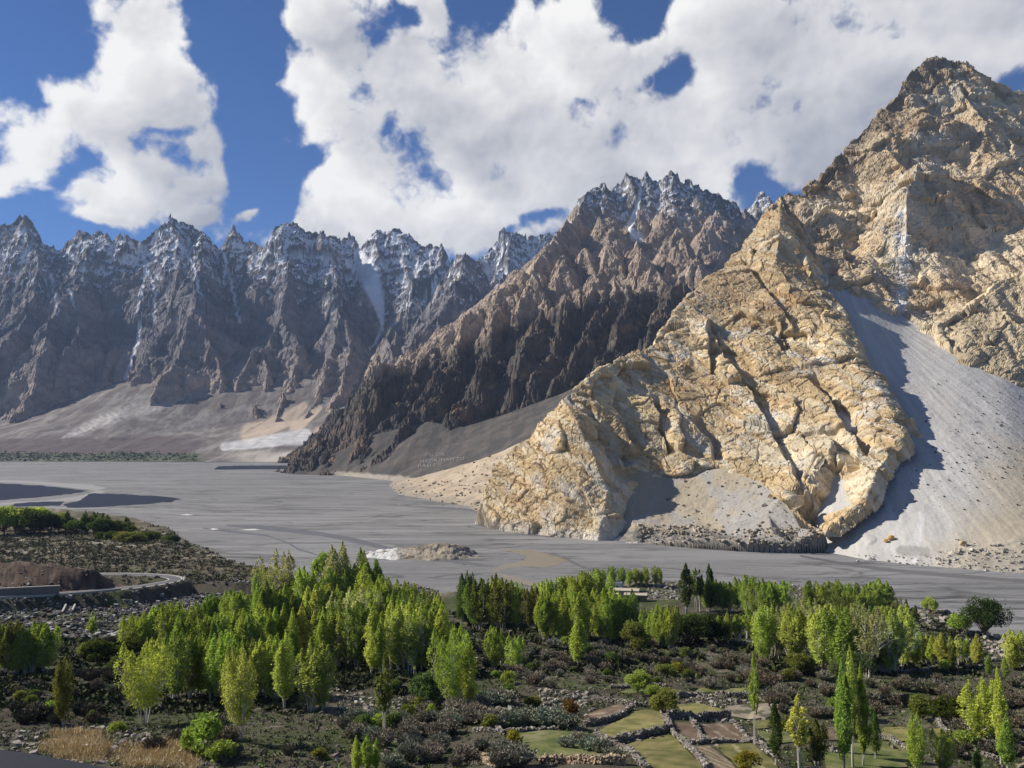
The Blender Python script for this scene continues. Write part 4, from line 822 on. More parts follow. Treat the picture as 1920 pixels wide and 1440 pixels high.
def ground(X, Y, detail=True):
    X = np.asarray(X, float); Y = np.asarray(Y, float)
    z = base_z(Y)
    u = X / np.maximum(Y, 1); by = np.interp(u, BU, BY); edge = by - Y
    n = fbm2(X / 45, Y / 45, 3, seed=3) * 1.6 * sst(60, 160, Y) + fbm2(X / 14, Y / 14, 3, seed=5) * .55
    rough = sst(55, 20, edge) * sst(-250, -100, X) * 2.0 + sst(-60, 40, X - 60) * 0
    z = z + n * (1 + .6 * rough) + 2.2 * sst(40, 8, edge) * sst(.0, .5, noise2(X / 30, Y / 30, 6)) * sst(700, 500, Y)
    # stepped terraces on the right
    st = sst(20, 60, X) * sst(330, 280, Y)
    zs = np.floor(z / 2.2 + .15 * noise2(X / 50, Y / 50, 9)) * 2.2 + 1.1; fr = z - zs + 1.1; z = z * (1 - st) + st * (zs - 1.1 + 2.2 * sst(1.5, 2.2, fr))
    # the earth mound inside the bend of the road
    Rm = np.full(z.shape, -1e3)
    for a, b in zip(MOUND[:-1], MOUND[1:]):
        ex, ey = b[0] - a[0], b[1] - a[1]; t = np.clip(((X - a[0]) * ex + (Y - a[1]) * ey) / (ex * ex + ey * ey), 0, 1)
        d = np.hypot(X - a[0] - t * ex, Y - a[1] - t * ey); Rm = np.maximum(Rm, a[2] + t * (b[2] - a[2]) - d * .62 - 1.5 * sst(3, 0, d))
    z = np.maximum(z, Rm + 1.3 * fbm2(X / 12, Y / 12, 5, .6, seed=8))
    # road bed
    near = (X > -420) & (X < -120) & (Y > 400) & (Y < 620)
    if near.any():
        d, i = poly_dist(X, Y, ROAD); rz = np.interp(i, np.arange(len(ROAD)), ROAD_Z)
        ry = np.interp(i, np.arange(len(ROAD)), [p[1] for p in ROAD])
        z = z - 4.5 * sst(5, 16, d) * sst(110, 50, d) * (Y < ry) * near
        z = z + (rz - z) * sst(13, 6.5, d)
    z = np.where(edge < 22, -3 + (z + 3) * sst(-8, 14, edge + 6 * noise2(X / 16, Y / 16, 12)), z)
    return z
def at(px, py):
    dx, dy, dz = ray(px, py); ys = np.linspace(28, 1400, 2600); z = CAMZ + dz / dy * ys - ground(dx / dy * ys, ys)
    i = int(np.argmax(z < 0)); i = max(i, 1)
    a, b = ys[i - 1], ys[i]; t = z[i - 1] / (z[i - 1] - z[i] + 1e-9); y = a + (b - a) * min(max(t, 0), 1); x = dx / dy * y
    return float(x), float(y), float(ground(np.array([x]), np.array([y]))[0])
def terrace():
    iy = np.concatenate([np.linspace(1 / 26, 1 / 75, 50)[:-1], np.linspace(1 / 75, 1 / 1340, 820)])
    g = Grid(-330, 2250, 1030, 1 / iy); X, Y = g.X.astype(float), g.Y.astype(float); Z = ground(X, Y)
    px, py = proj(X, Y, Z)
    a = fbm2(X / 26, Y / 26, 5, .55, seed=31); b = fbm2(X / 5, Y / 5, 4, .6, seed=32); c = fbm2(X / 60, Y / 60, 3, seed=33)
    earth = c3(.095, .085, .06); stone = c3(.22, .2, .16); dark = c3(.04, .038, .027); green = c3(.075, .095, .03)
    col = lerp3(np.broadcast_to(dark, Z.shape + (3,)), earth, sst(-.6, .5, a + .5 * b)); col = lerp3(col, stone, sst(.35, .9, b * .8 + c * .7 + .1) * .7); col = lerp3(col, green, sst(-.25, .4, -a * .6 + .7 * c - .3 * b) * .75)
    # left plain: olive scrub with pale dry streaks
    pl = sst(520, 420, px) * sst(1090, 1050, py)
    pn = fbm2(X / 60, Y / 22, 5, .6, seed=35); colp = lerp3(c3(.085, .078, .05), c3(.19, .165, .115), sst(-.5, .7, pn)); colp = lerp3(colp, c3(.42, .38, .30), sst(.45, .62, fbm2(X / 70, Y / 9, 4, .6, seed=36)) * .8)
    col = lerp3(col, colp, pl)
    rd, ri = poly_dist(X, Y, ROAD); rfront = Y < np.interp(ri, np.arange(len(ROAD)), [p[1] for p in ROAD]) + 3
    md, mi = poly_dist(X, Y, MOUND); mm = np.where(rfront, 0, 1) * sst(34, 20, md) * sst(1.2, 2.0, 0 * X + 2.0)
    col = lerp3(col, lerp3(c3(.065, .046, .034), c3(.15, .108, .078), sst(-.5, .7, b + .5 * a)), mm)
    bank = sst(30, 5, np.interp(X / Y, BU, BY) - Y); col = lerp3(col, lerp3(c3(.22, .19, .155), stone, sst(-.3, .5, b)), bank * sst(-.4, .2, a) * .8)
    grass = sst(60, 150, X) * 0
    me = g.build('terrace', X, Y, Z, Z > -2.5, {'Col': ('FLOAT_COLOR', np.ascontiguousarray(col, f32))})
    tag(link('terrace', me, earth_mat('terrace_soil', .8, .5, .3, bump_d=.35)), 'brown stony terrace ground with scrub in front of the river', 'terrace', kind='structure')
terrace()

def island():
    g = Grid(640, 940, 330, np.linspace(690, 840, 170)); X, Y = g.X, g.Y
    wx, wy = X + 6 * fbm2(X / 18, Y / 18, 3, seed=1), Y + 5 * fbm2(X / 18, Y / 18, 3, seed=2)
    e = np.sqrt(np.where(wx < -66, (wx + 66) / 74, (wx + 66) / 36) ** 2 + ((wy - 752) / 36) ** 2)
    Z = -.8 + 15.0 * np.clip(1 - e, 0, 1) ** .8 * (.75 + .5 * np.clip(-(wx + 66) / -40, -.3, .4)) + .9 * fbm2(X / 7, Y / 7, 5, .6, seed=3) * sst(1.05, .8, e) - 2 * sst(.98, 1.2, e); Z = Z.astype(f32)
    px, py = proj(X, Y, Z); n = fbm2(X / 12, Y / 12, 4, seed=5)
    col = lerp3(c3(.20, .17, .135), c3(.36, .31, .235), sst(-.4, .5, n + .8 * sst(1026, 1034, py) - .3)); col = lerp3(col, c3(.62, .61, .59), sst(760, 735, px + 8 * n) * sst(-.3, .2, n + .3)); col = lerp3(col, c3(.42, .4, .37), sst(1006, 1001, py + 4 * n) * .8)
    GR['island'] = (g, Z)
    tag(link('island', g.build('island', X, Y, Z, Z > -.7, {'Col': ('FLOAT_COLOR', col)}), earth_mat('island_gravel', .7, .3, .25, bump_d=.5)), 'low stony island with a white rocky end in the grey riverbed', 'island', kind='structure')
island()
# ------------------------------------------------------------------ plants
def leaf_mat(name, trans=.45):
    m = bpy.data.materials.new(name); m.use_nodes = True; t = m.node_tree; k = NT(t); t.nodes.clear()
    out = t.nodes.new('ShaderNodeOutputMaterial'); oi = t.nodes.new('ShaderNodeObjectInfo')
    tone = k.attr('Tone', True)
    c = k.v('SCALE', oi.outputs['Color'], scale=tone)
    d = t.nodes.new('ShaderNodeBsdfDiffuse'); k.put(d.inputs[0], c)
    tr = t.nodes.new('ShaderNodeBsdfTranslucent'); k.put(tr.inputs[0], k.v('MULTIPLY', c, (1.15, 1.12, .8)))
    mx = t.nodes.new('ShaderNodeMixShader'); mx.inputs[0].default_value = trans
    t.links.new(d.outputs[0], mx.inputs[1]); t.links.new(tr.outputs[0], mx.inputs[2]); t.links.new(mx.outputs[0], out.inputs[0]); return m
LEAF = leaf_mat('leaves'); TWIG = leaf_mat('twigs', .0)
BARK = plain_mat('pale_bark', (.50, .47, .41), .9, .35, 3.0); DBARK = plain_mat('brown_bark', (.16, .12, .09), .9, .35, 3.0)
def leaves(C, size, rs, up=0.3, thin=.55):
    """one small pointed leaf clump at each of the points C"""
    n = len(C); a = rs.normal(size=(n, 3)); a[:, 2] += up; a /= np.linalg.norm(a, axis=1)[:, None]
    b = np.cross(a, rs.normal(size=(n, 3))); b /= np.linalg.norm(b, axis=1)[:, None] + 1e-9
    s = size * rs.uniform(.55, 1.35, (n, 1))
    V = np.stack([C - a * s * .6, C + b * s * thin * .6 - a * s * .05, C + a * s * .75, C - b * s * thin * .6 + a * s * .05], 1).reshape(-1, 3)
    F = np.arange(4 * n).reshape(n, 4); tone = np.repeat(rs.uniform(.62, 1.3, n), 4)
    return V, F, tone
def leaf_mesh(name, C, size, rs, up=.3, thin=.55, tonef=None):
    V, F, t = leaves(C, size, rs, up, thin)
    if tonef is not None: t = t * np.repeat(tonef, 4)
    return mesh_np(name, V, F, False, {'Tone': ('FLOAT', t)})
def tubes(name, paths, mat, seg=6):
    """paths: list of (points, r0, r1)"""
    Vs, Fs, o = [], [], 0
    for pts, r0, r1 in paths:
        n = len(pts); ang = np.linspace(0, 2 * np.pi, seg, endpoint=False); pts = np.array(pts, float)
        for i in range(n):
            d = pts[min(i + 1, n - 1)] - pts[max(i - 1, 0)]; d /= np.linalg.norm(d) + 1e-9
            a = np.cross(d, (0.31, .95, .1)); a /= np.linalg.norm(a) + 1e-9; b = np.cross(d, a); r = r0 + (r1 - r0) * i / (n - 1)
            Vs.append(pts[i] + r * (np.cos(ang)[:, None] * a + np.sin(ang)[:, None] * b))
        for i in range(n - 1):
            for j in range(seg): Fs.append((o + i * seg + j, o + i * seg + (j + 1) % seg, o + (i + 1) * seg + (j + 1) % seg, o + (i + 1) * seg + j))
        o += n * seg
    me = mesh_np(name, np.concatenate(Vs), np.array(Fs), True); me.materials.append(mat); return me
def bend(p, q, rs, n=5, w=.05):
    p, q = np.array(p, float), np.array(q, float); L = np.linalg.norm(q - p); o = rs.normal(size=3) * w * L
    return [p + (q - p) * t + o * math.sin(math.pi * t) for t in np.linspace(0, 1, n)]
PROTO = {}
def poplar(key, seed, lobes, width, bare, n=3600, leaf=.34, spread=.5, limb=5, bark=None):
    """height 14 m; crown of upright plumes, each with its own stem"""
    rs = np.random.RandomState(seed); H = 14.0; C, tf, paths = [], [], []
    for i in range(lobes):
        a = rs.uniform(0, 2 * np.pi); r = 0 if i == 0 else width * spread * rs.uniform(.5, 1.05)
        top = H * (1 if i == 0 else rs.uniform(.84, 1.0) if lobes > 5 else rs.uniform(.68, .97)); bot = H * (bare + rs.uniform(0, .16))
        x1, y1 = r * math.cos(a), r * math.sin(a); rb = r * .35
        R = width * (.34 if lobes > 3 else .5) * rs.uniform(.8, 1.2); m = int(n / lobes)
        t = rs.beta(1.15, 1.15, m); prof = np.sin(np.pi * np.clip(t * .93 + .07, 0, 1)) ** .75 * (1.12 - .5 * t)
        # sprays: clusters of leaves along short upright twigs
        ns = max(14, m // 26); st = rs.beta(1.1, 1.1, ns); sa = rs.uniform(0, 2 * np.pi, ns); sr = np.sqrt(rs.uniform(.12, 1, ns))
        idx = rs.randint(0, ns, m); tt = np.clip(st[idx] + rs.normal(0, .045, m), 0, 1); prof = np.sin(np.pi * np.clip(tt * .93 + .07, 0, 1)) ** .75 * (1.12 - .5 * tt)
        rr = R * prof * np.clip(sr[idx] + rs.normal(0, .13, m), 0, 1.2); an = sa[idx] + rs.normal(0, .28, m)
        ax = rb * math.cos(a) + (x1 - rb * math.cos(a)) * np.minimum(tt * 1.6, 1); ay = rb * math.sin(a) + (y1 - rb * math.sin(a)) * np.minimum(tt * 1.6, 1)
        C.append(np.stack([ax + rr * np.cos(an), ay + rr * np.sin(an), bot + (top - bot) * tt], 1))
        tf.append(.85 + .3 * rs.uniform(size=ns)[idx])
        paths.append(([np.array((rb * math.cos(a) * .5, rb * math.sin(a) * .5, -.4)), np.array((rb * math.cos(a), rb * math.sin(a), bot * .8)), np.array((x1, y1, bot + (top - bot) * .35)), np.array((x1 * 1.02, y1 * 1.02, top * .93))], .10 if i == 0 else .075, .02))
        for j in range(limb):
            z = bot + (top - bot) * rs.uniform(.05, .6); aa = rs.uniform(0, 2 * np.pi); paths.append((bend((x1, y1, z), (x1 + R * .8 * math.cos(aa), y1 + R * .8 * math.sin(aa), z + rs.uniform(1, 2.2)), rs, 4), .045, .012))
    crown = leaf_mesh('crown', np.concatenate(C), leaf, rs, .8, .55, np.concatenate(tf)); crown.materials.append(LEAF)
    PROTO[key] = (tubes('trunk', paths, bark or BARK), crown, H)
def round_tree(key, seed, H, W, n=3800, leaf=.36, blobs=16, bare=.22, bark=None, flat=1.0):
    rs = np.random.RandomState(seed); C, tf, paths = [], [], []
    paths.append((bend((0, 0, -.4), (0, 0, H * (bare + .2)), rs, 5, .05), .03 * H, .02 * H))
    for i in range(blobs):
        a = rs.uniform(0, 2 * np.pi); el = rs.uniform(-.25, 1.0); rr = W * .5 * rs.uniform(.45, .8)
        c = np.array((rr * math.cos(a) * math.cos(el * 1.3), rr * math.sin(a) * math.cos(el * 1.3), H * (bare + .38) + H * .5 * (1 - bare) * el * .85 * flat))
        R = W * rs.uniform(.14, .25); m = n // blobs
        v = rs.normal(size=(m, 3)); v /= np.linalg.norm(v, axis=1)[:, None]; v *= R * rs.uniform(.4, 1.1, (m, 1)) ** .6; v[:, 2] *= .8
        C.append(c + v); tf.append(np.full(m, rs.uniform(.8, 1.2)))
        paths.append((bend((0, 0, H * bare * rs.uniform(.6, 1.3)), c, rs, 5, .08), .016 * H, .005 * H))
    crown = leaf_mesh('crown', np.concatenate(C), leaf, rs, .3, .6, np.concatenate(tf)); crown.materials.append(LEAF)
    PROTO[key] = (tubes('trunk', paths, bark or DBARK), crown, H)
def bare_shrub(key, seed, H=2.2, W=3.4, n=3200, width=.04, leafy=0):
    """twiggy leafless bush"""
    rs = np.random.RandomState(seed); nb = 90; V, tone = [], []
    a = rs.uniform(0, 2 * np.pi, nb); rad_ = np.sqrt(rs.uniform(0, 1, nb)) * W * .42
    base = np.stack([rad_ * np.cos(a) * .35, rad_ * np.sin(a) * .35, np.zeros(nb)], 1)
    tip = np.stack([rad_ * np.cos(a), rad_ * np.sin(a), H * rs.uniform(.62, .9, nb) * np.sqrt(np.clip(1.1 - (rad_ / (W * .5)) ** 2, .1, 1))], 1)
    i = rs.randint(0, nb, n); t = rs.uniform(.15, 1, n)[:, None]; p = base[i] + (tip[i] - base[i]) * t
    d = rs.normal(size=(n, 3)) * .75 + (tip[i] - base[i]) / np.linalg.norm(tip[i] - base[i], axis=1)[:, None]; d[:, 2] = np.abs(d[:, 2]) + .1; d /= np.linalg.norm(d, axis=1)[:, None]
    L = rs.uniform(.25, .75, (n, 1)) * H * .26; s = np.cross(d, rs.normal(size=(n, 3))); s /= np.linalg.norm(s, axis=1)[:, None]; s *= width * rs.uniform(.6, 1.5, (n, 1))
    V = np.stack([p - s, p + s, p + d * L + s * .35, p + d * L - s * .35], 1).reshape(-1, 3); tone = np.repeat(rs.uniform(.55, 1.45, n), 4); F = np.arange(4 * n).reshape(n, 4)
    m = mesh_np('bush', V, F, False, {'Tone': ('FLOAT', tone)}); m.materials.append(TWIG); PROTO[key] = (None, m, H)
for i in range(4): poplar('grove%d' % i, 10 + i, 7, 3.6, .08, 8600, .25)
for i in range(3): poplar('column%d' % i, 20 + i, 3, 2.3, .06, 6500, .24, .35)
for i in range(2): poplar('stem%d' % i, 30 + i, 4, 2.6, .30, 3400, .28, .5, 6)
for i in range(2): poplar('clump%d' % i, 40 + i, 11, 6.0, .16, 12000, .24, .55)
for i in range(2): poplar('sparse%d' % i, 50 + i, 6, 4.2, .22, 3200, .27, .6, 10)
for i in range(2): poplar('oval%d' % i, 60 + i, 4, 5.2, .06, 9000, .25, .3)
for i in range(3): round_tree('round%d' % i, 70 + i, 6.0, 6.4, bare=.12)
for i in range(2): round_tree('broad%d' % i, 80 + i, 11.0, 13.0, 6500, .42, 26, .08)
round_tree('willow0', 90, 8.0, 7.0, 3200, .3, 20, .35)
for i in range(2): round_tree('bushy%d' % i, 95 + i, 2.4, 3.4, 1700, .22, 12, .0)
for i in range(5): bare_shrub('twiggy%d' % i, 100 + i)
ORD = "first second third fourth fifth sixth seventh eighth ninth tenth eleventh twelfth thirteenth fourteenth fifteenth sixteenth seventeenth eighteenth nineteenth twentieth".split() + ["twenty-" + x for x in "first second third fourth fifth sixth seventh eighth ninth".split()] + ["thirtieth"]
RS = random.Random(7)
LIME = (.41, .50, .10); YEL = (.52, .57, .14); MID = (.32, .41, .09); DEEP = (.15, .215, .06); OLIVE = (.22, .235, .06); PALEG = (.45, .48, .22); GOLDG = (.36, .30, .05); GREYB = (.27, .25, .19); BROWNB = (.20, .175, .12); SAGE = (.26, .275, .20)
FAT = {'grove': 1.55, 'column': 1.45, 'stem': 1.35, 'sparse': 1.3, 'clump': 1.2, 'oval': 1.1}
def plant(name, key, bx, by, top, label, cat, col, group=None, wide=1.0, depth=None):
    """stand a plant on the ground point seen at (bx, by), tall enough to reach the photograph row top"""
    x, y, z = at(bx, by); H = (by - top) * y / FPX * (1.10 if name == 'poplar_tree' else 1.02)
    tr, cr, h0 = PROTO[key]; s = H / h0; j = RS.uniform(.82, 1.2); c = (col[0] * j * RS.uniform(.9, 1.1), col[1] * j, col[2] * j, 1)
    rz = RS.uniform(0, 6.28)
    if tr is None:
        r = link(name, cr); r.color = c
    else:
        r = link(name, None); t = link('trunk', tr, None, r); f = link('crown', cr, None, r); f.color = c
    r.location = (x, y, z - .05); r.rotation_euler = (0, 0, rz); r.scale = (s * wide * FAT.get(key[:-1], 1), s * wide * FAT.get(key[:-1], 1), s)
    return tag(r, label, cat, group)
def row(name, keys, x0, x1, n, by, top, desc, cat, cols, jit=6, jt=8, wide=(.85, 1.2), noun='poplar', group=None):
    xs = sorted(x0 + (x1 - x0) * (i + .5 + RS.uniform(-.35, .35)) / n for i in range(n))
    for i, x in enumerate(xs):
        t = (x - x0) / (x1 - x0 + 1e-9)
        b = (by[0] + (by[1] - by[0]) * t if isinstance(by, tuple) else by) + RS.uniform(-jit, jit); tp = (top[0] + (top[1] - top[0]) * t if isinstance(top, tuple) else top) + RS.uniform(-jt, jt)
        o = ORD[i] if i < len(ORD) else 'far'
        plant(name, RS.choice(keys), x, b, tp, f"{o} {noun} from the left in the {desc}", cat, RS.choice(cols), group or desc, RS.uniform(*wide))
GV = ['grove0', 'grove1', 'grove2', 'grove3']; CO = ['column0', 'column1', 'column2']; ST = ['stem0', 'stem1']; SPA = ['sparse0', 'sparse1']; OV = ['oval0', 'oval1']
PT = 'poplar_tree'
# the tall grove left of the middle
row(PT, GV, 482, 550, 5, 1152, 1082, "hindmost row of the left grove", 'poplar', [LIME, MID], 5, 10)
row(PT, GV, 560, 715, 10, 1172, (1085, 1068), "second back row of the tall left grove", 'poplar', [LIME, MID, LIME], 6, 10)
row(PT, GV, 690, 775, 6, 1185, (1092, 1112), "short back row of the tall left grove", 'poplar', [MID, LIME], 6, 8)
row(PT, GV + CO, 470, 830, 22, 1212, (1112, 1128), "middle row of the tall left grove", 'poplar', [LIME, LIME, YEL, MID], 7, 10)
row(PT, GV, 345, 470, 9, 1198, (1140, 1120), "left wing of the tall left grove", 'poplar', [LIME, MID], 7, 10)
row(PT, GV, 232, 345, 8, 1232, (1165, 1138), "leftmost wing of the tall left grove", 'poplar', [LIME, MID], 6, 8)
row(PT, GV + CO, 545, 835, 17, 1250, (1155, 1138), "second front row of the tall left grove", 'poplar', [LIME, YEL, MID], 6, 10)
row(PT, CO + SPA, 690, 832, 9, 1266, (1160, 1150), "right front row of the tall left grove", 'poplar', [YEL, LIME, YEL], 6, 10)
row(PT, GV + CO, 330, 560, 14, 1262, (1168, 1150), "row behind the front trunks of the left grove", 'poplar', [LIME, MID, LIME], 7, 9)
row(PT, GV + CO, 318, 530, 13, 1312, (1200, 1205), "front row of the tall left grove", 'poplar', [LIME, MID, YEL], 8, 9)
row(PT, GV, 0, 92, 8, 1262, 1180, "row below the rubble bank at left", 'poplar', [MID, LIME, OLIVE], 6, 8)
plant(PT, 'sparse0', 515, 1158, 1044, "pale tall poplar rising above the back of the left grove", 'poplar', PALEG, None, 1.1)
plant(PT, 'oval0', 640, 1172, 1033, "pale round-headed poplar, the tallest at the back of the left grove", 'poplar', PALEG, None, 1.1)
plant(PT, 'oval1', 674, 1172, 1044, "yellow-topped broad poplar beside the pale tall one in the left grove", 'poplar', LIME, None, .9)
plant(PT, 'round0', 604, 1095, 1042, "small round dark treetop left of the pale tall poplar", 'poplar', MID, None, .7)
plant(PT, 'sparse1', 655, 1245, 1118, "open poplar with visible forked pale branches in the left grove", 'poplar', PALEG, None, 1.0)
plant(PT, 'sparse0', 690, 1210, 1112, "open poplar with white trunk in the middle of the left grove", 'poplar', PALEG, None, 1.0)
plant(PT, 'oval1', 120, 1362, 1243, "lone oval yellow-green poplar above the dry golden grass", 'poplar', OLIVE, None, .85)
plant(PT, 'clump0', 272, 1356, 1214, "clump of poplar stems with white trunks behind a bare log", 'poplar', LIME, None, .95)
plant(PT, 'clump1', 452, 1388, 1232, "tall poplar clump on long white trunks nearest the dry grass", 'poplar', YEL, None, .7)
plant(PT, 'grove2', 582, 1334, 1213, "pointed bright poplar standing before the dark hollow", 'poplar', YEL, None, 1.15)
plant(PT, 'grove1', 606, 1330, 1240, "shorter dull poplar leaning on the pointed bright one", 'poplar', MID, None, .9)
plant(PT, 'column1', 534, 1328, 1200, "slim poplar with a brownish top left of the pointed bright one", 'poplar', YEL, None, 1.1)
plant(PT, 'stem0', 722, 1396, 1243, "thin lone poplar with bare white trunks in the dark hollow", 'poplar', OLIVE, None, .9)
plant(PT, 'clump0', 848, 1340, 1190, "thick dense poplar clump right of the dark hollow", 'poplar', LIME, None, .78)
plant(PT, 'column0', 880, 1338, 1222, "narrow poplar on the right side of the thick dense clump", 'poplar', LIME, None, 1.0)
plant('round_tree', 'round1', 800, 1332, 1258, "pale blue-green round tree beside the thick poplar clump", 'tree', (.13, .19, .075), None, .8)
plant(PT, 'stem1', 172, 1212, 1154, "small poplar alone below the road embankment", 'poplar', LIME, None, 1.3)
plant('round_tree', 'round2', 226, 1264, 1228, "round dull green tree at the left of the big grove", 'tree', (.085, .12, .03), None, 1.05)
row('round_tree', ['round0', 'round1', 'round2'], 145, 262, 4, 1238, 1205, "hedge behind the round dull tree", 'tree', [OLIVE, (.09, .11, .03)], 4, 5, (1.2, 1.7), 'olive green tree')
row(PT, CO, 655, 712, 3, 1452, (1385, 1398), "trio below the thin lone poplar", 'poplar', [LIME], 3, 8, (1, 1.3))
# the middle grove by the river
row(PT, ['oval0', 'oval1'], 848, 890, 2, 1172, 1084, "dark left end of the middle grove", 'poplar', [DEEP, (.13, .19, .05)], 3, 4, (.9, 1.0))
row(PT, GV, 888, 1000, 9, 1176, (1088, 1108), "left half of the middle grove", 'poplar', [MID, LIME, OLIVE], 5, 10)
plant(PT, 'column2', 930, 1160, 1084, "dark narrow poplar between paler ones in the middle grove", 'poplar', DEEP, None, 1.0)
row(PT, GV, 1005, 1135, 12, 1168, (1100, 1082), "back row of the bright middle grove", 'poplar', [LIME, YEL, LIME], 5, 8)
row(PT, GV, 1008, 1190, 15, 1200, (1118, 1122), "front row of the bright middle grove", 'poplar', [LIME, LIME, MID], 6, 9)
row(PT, GV, 1108, 1245, 12, 1098, (1068, 1070), "row behind the ruined village house", 'poplar', [LIME, MID], 3, 5, (.9, 1.3))
row(PT, ST + CO, 1122, 1168, 5, 1203, 1164, "small saplings before the bright middle grove", 'poplar', [LIME, MID], 3, 4, (1, 1.4), 'sapling')
plant(PT, 'column1', 1083, 1248, 1169, "lone bright poplar among the bare shrubs right of middle", 'poplar', LIME, None, 1.45)
plant(PT, 'grove3', 926, 1256, 1184, "left poplar of the pair in the shaded gully", 'poplar', LIME, None, 1.1)
plant(PT, 'grove0', 966, 1262, 1200, "right poplar of the pair in the shaded gully", 'poplar', LIME, None, 1.2)
plant('round_tree', 'round0', 1190, 1226, 1167, "rounded brownish-green tree left of the grove under the house", 'tree', OLIVE, None, .85)
row(PT, GV, 1212, 1268, 5, 1216, 1142, "grove under the rubble by the house", 'poplar', [LIME, MID], 4, 8)
row('round_tree', ['round0', 'round1', 'round2'], 1275, 1345, 3, 1208, 1156, "dark row under the rubble slope", 'tree', [DEEP, (.06, .085, .025)], 4, 5, (1, 1.3), 'dark green tree')
row(PT, CO + ST, 1284, 1332, 4, 1150, 1072, "white-trunked rank by the rubble slope", 'poplar', [MID, (.08, .12, .03)], 4, 6, (.9, 1.1))
row(PT, GV, 1325, 1385, 5, 1150, 1094, "bushy group left of the stony knoll", 'poplar', [LIME, MID], 4, 6, (1.0, 1.4))
row(PT, GV, 1398, 1474, 6, 1158, (1088, 1096), "dark group beside the stony knoll", 'poplar', [MID, LIME, DEEP], 4, 6, (1.0, 1.4))
# the right grove
row(PT, GV, 1515, 1675, 11, 1145, (1092, 1100), "back row of the right grove at the river", 'poplar', [MID, LIME, MID], 5, 7, (1.1, 1.5))
row(PT, GV, 1560, 1648, 6, 1166, 1116, "second row of the right grove near the river", 'poplar', [MID, OLIVE], 5, 7, (1.1, 1.4))
row(PT, ST + CO, 1345, 1420, 6, 1206, (1160, 1148), "low left wing of the right grove", 'poplar', [LIME, YEL], 4, 5, (1.1, 1.5))
row(PT, SPA + GV, 1424, 1532, 10, 1238, (1150, 1142), "left part of the pale right grove", 'poplar', [YEL, PALEG, LIME], 8, 8)
row(PT, SPA + GV, 1535, 1695, 19, 1262, (1152, 1158), "main front of the pale right grove", 'poplar', [YEL, YEL, PALEG, LIME], 10, 9)
row(PT, ST + CO, 1702, 1838, 14, 1248, (1196, 1200), "low right wing of the pale right grove", 'poplar', [YEL, LIME], 5, 5, (1.1, 1.5))
plant(PT, 'round1', 1745, 1152, 1121, "small pale bush-like tree alone on the river bank", 'tree', YEL, None, .8)
plant('broad_tree', 'broad0', 1846, 1194, 1120, "large broad dark green tree beside the river on the right", 'tree', (.075, .115, .035), None, .95)
plant('broad_tree', 'round2', 1800, 1190, 1150, "lower lighter tree against the large broad dark one", 'tree', MID, None, .9)
plant(PT, 'column2', 1717, 1185, 1140, "short dark column tree beside bare brown bushes", 'tree', DEEP, None, 1.2)
plant(PT, 'grove1', 1690, 1180, 1128, "dull poplar between the right grove and the dark column tree", 'poplar', OLIVE, None, 1.2)
row(PT, GV, 1888, 1935, 4, 1252, 1196, "bright group at the right edge", 'poplar', [LIME, YEL], 4, 6, (1, 1.3))
row(PT, CO, 1850, 1890, 2, 1272, 1232, "pair below the bright group at the right edge", 'poplar', [LIME, MID], 3, 5, (1.1, 1.3))
plant(PT, 'stem0', 1415, 1396, 1244, "very thin tall poplar with pale trunk at the field corner", 'poplar', LIME, None, .5)
plant(PT, 'column0', 1454, 1436, 1326, "dark upright column poplar beside the terraced fields", 'poplar', (.09, .14, .04), None, .8)
plant(PT, 'stem1', 1500, 1450, 1322, "bright leafy poplar right of the dark upright column", 'poplar', YEL, None, 1.5)
plant(PT, 'grove2', 1530, 1445, 1360, "small golden-green poplar right of the bright leafy one", 'poplar', OLIVE, None, 1.1)
for i, (x, b, t, kk, w, lab) in enumerate([(1583, 1446, 1262, 'column1', .62, "leftmost tall poplar of the white-trunked bunch by the fields"), (1598, 1440, 1240, 'stem0', .62, "tallest poplar of the white-trunked bunch by the fields"), (1618, 1436, 1268, 'column2', .62, "third poplar of the white-trunked bunch by the fields"), (1642, 1424, 1345, 'column0', .9, "dark short poplar at the right of the white-trunked bunch")]):
    plant(PT, kk, x, b, t, lab, 'poplar', MID if i < 3 else DEEP, None, w)
for x, b, t, lab in ((1575, 1310, 1248, "left pollarded willow above the white-trunked bunch"), (1612, 1318, 1236, "right pollarded willow with pale grey-green tufts above the white-trunked bunch")):
    plant('willow_tree', 'willow0', x, b, t, lab, 'willow', (.12, .155, .065), None, .9)
plant(PT, 'oval1', 1722, 1452, 1352, "bushy broad poplar cut by the bottom edge, right of the fields", 'poplar', LIME, None, 1.0)
plant(PT, 'grove0', 1768, 1450, 1378, "yellowish poplar against the bushy broad one", 'poplar', YEL, None, 1.3)
plant(PT, 'grove3', 1845, 1398, 1284, "bushy bright poplar near the lower right corner", 'poplar', LIME, None, 1.15)
plant(PT, 'column2', 1876, 1432, 1274, "slender taller poplar near the lower right corner", 'poplar', LIME, None, .6)
plant(PT, 'column1', 1890, 1445, 1352, "short poplar in front of the slender one near the corner", 'poplar', MID, None, 1.2)
plant(PT, 'column0', 1834, 1448, 1408, "small dark pillar poplar at the bottom right", 'poplar', DEEP, None, 1.5)
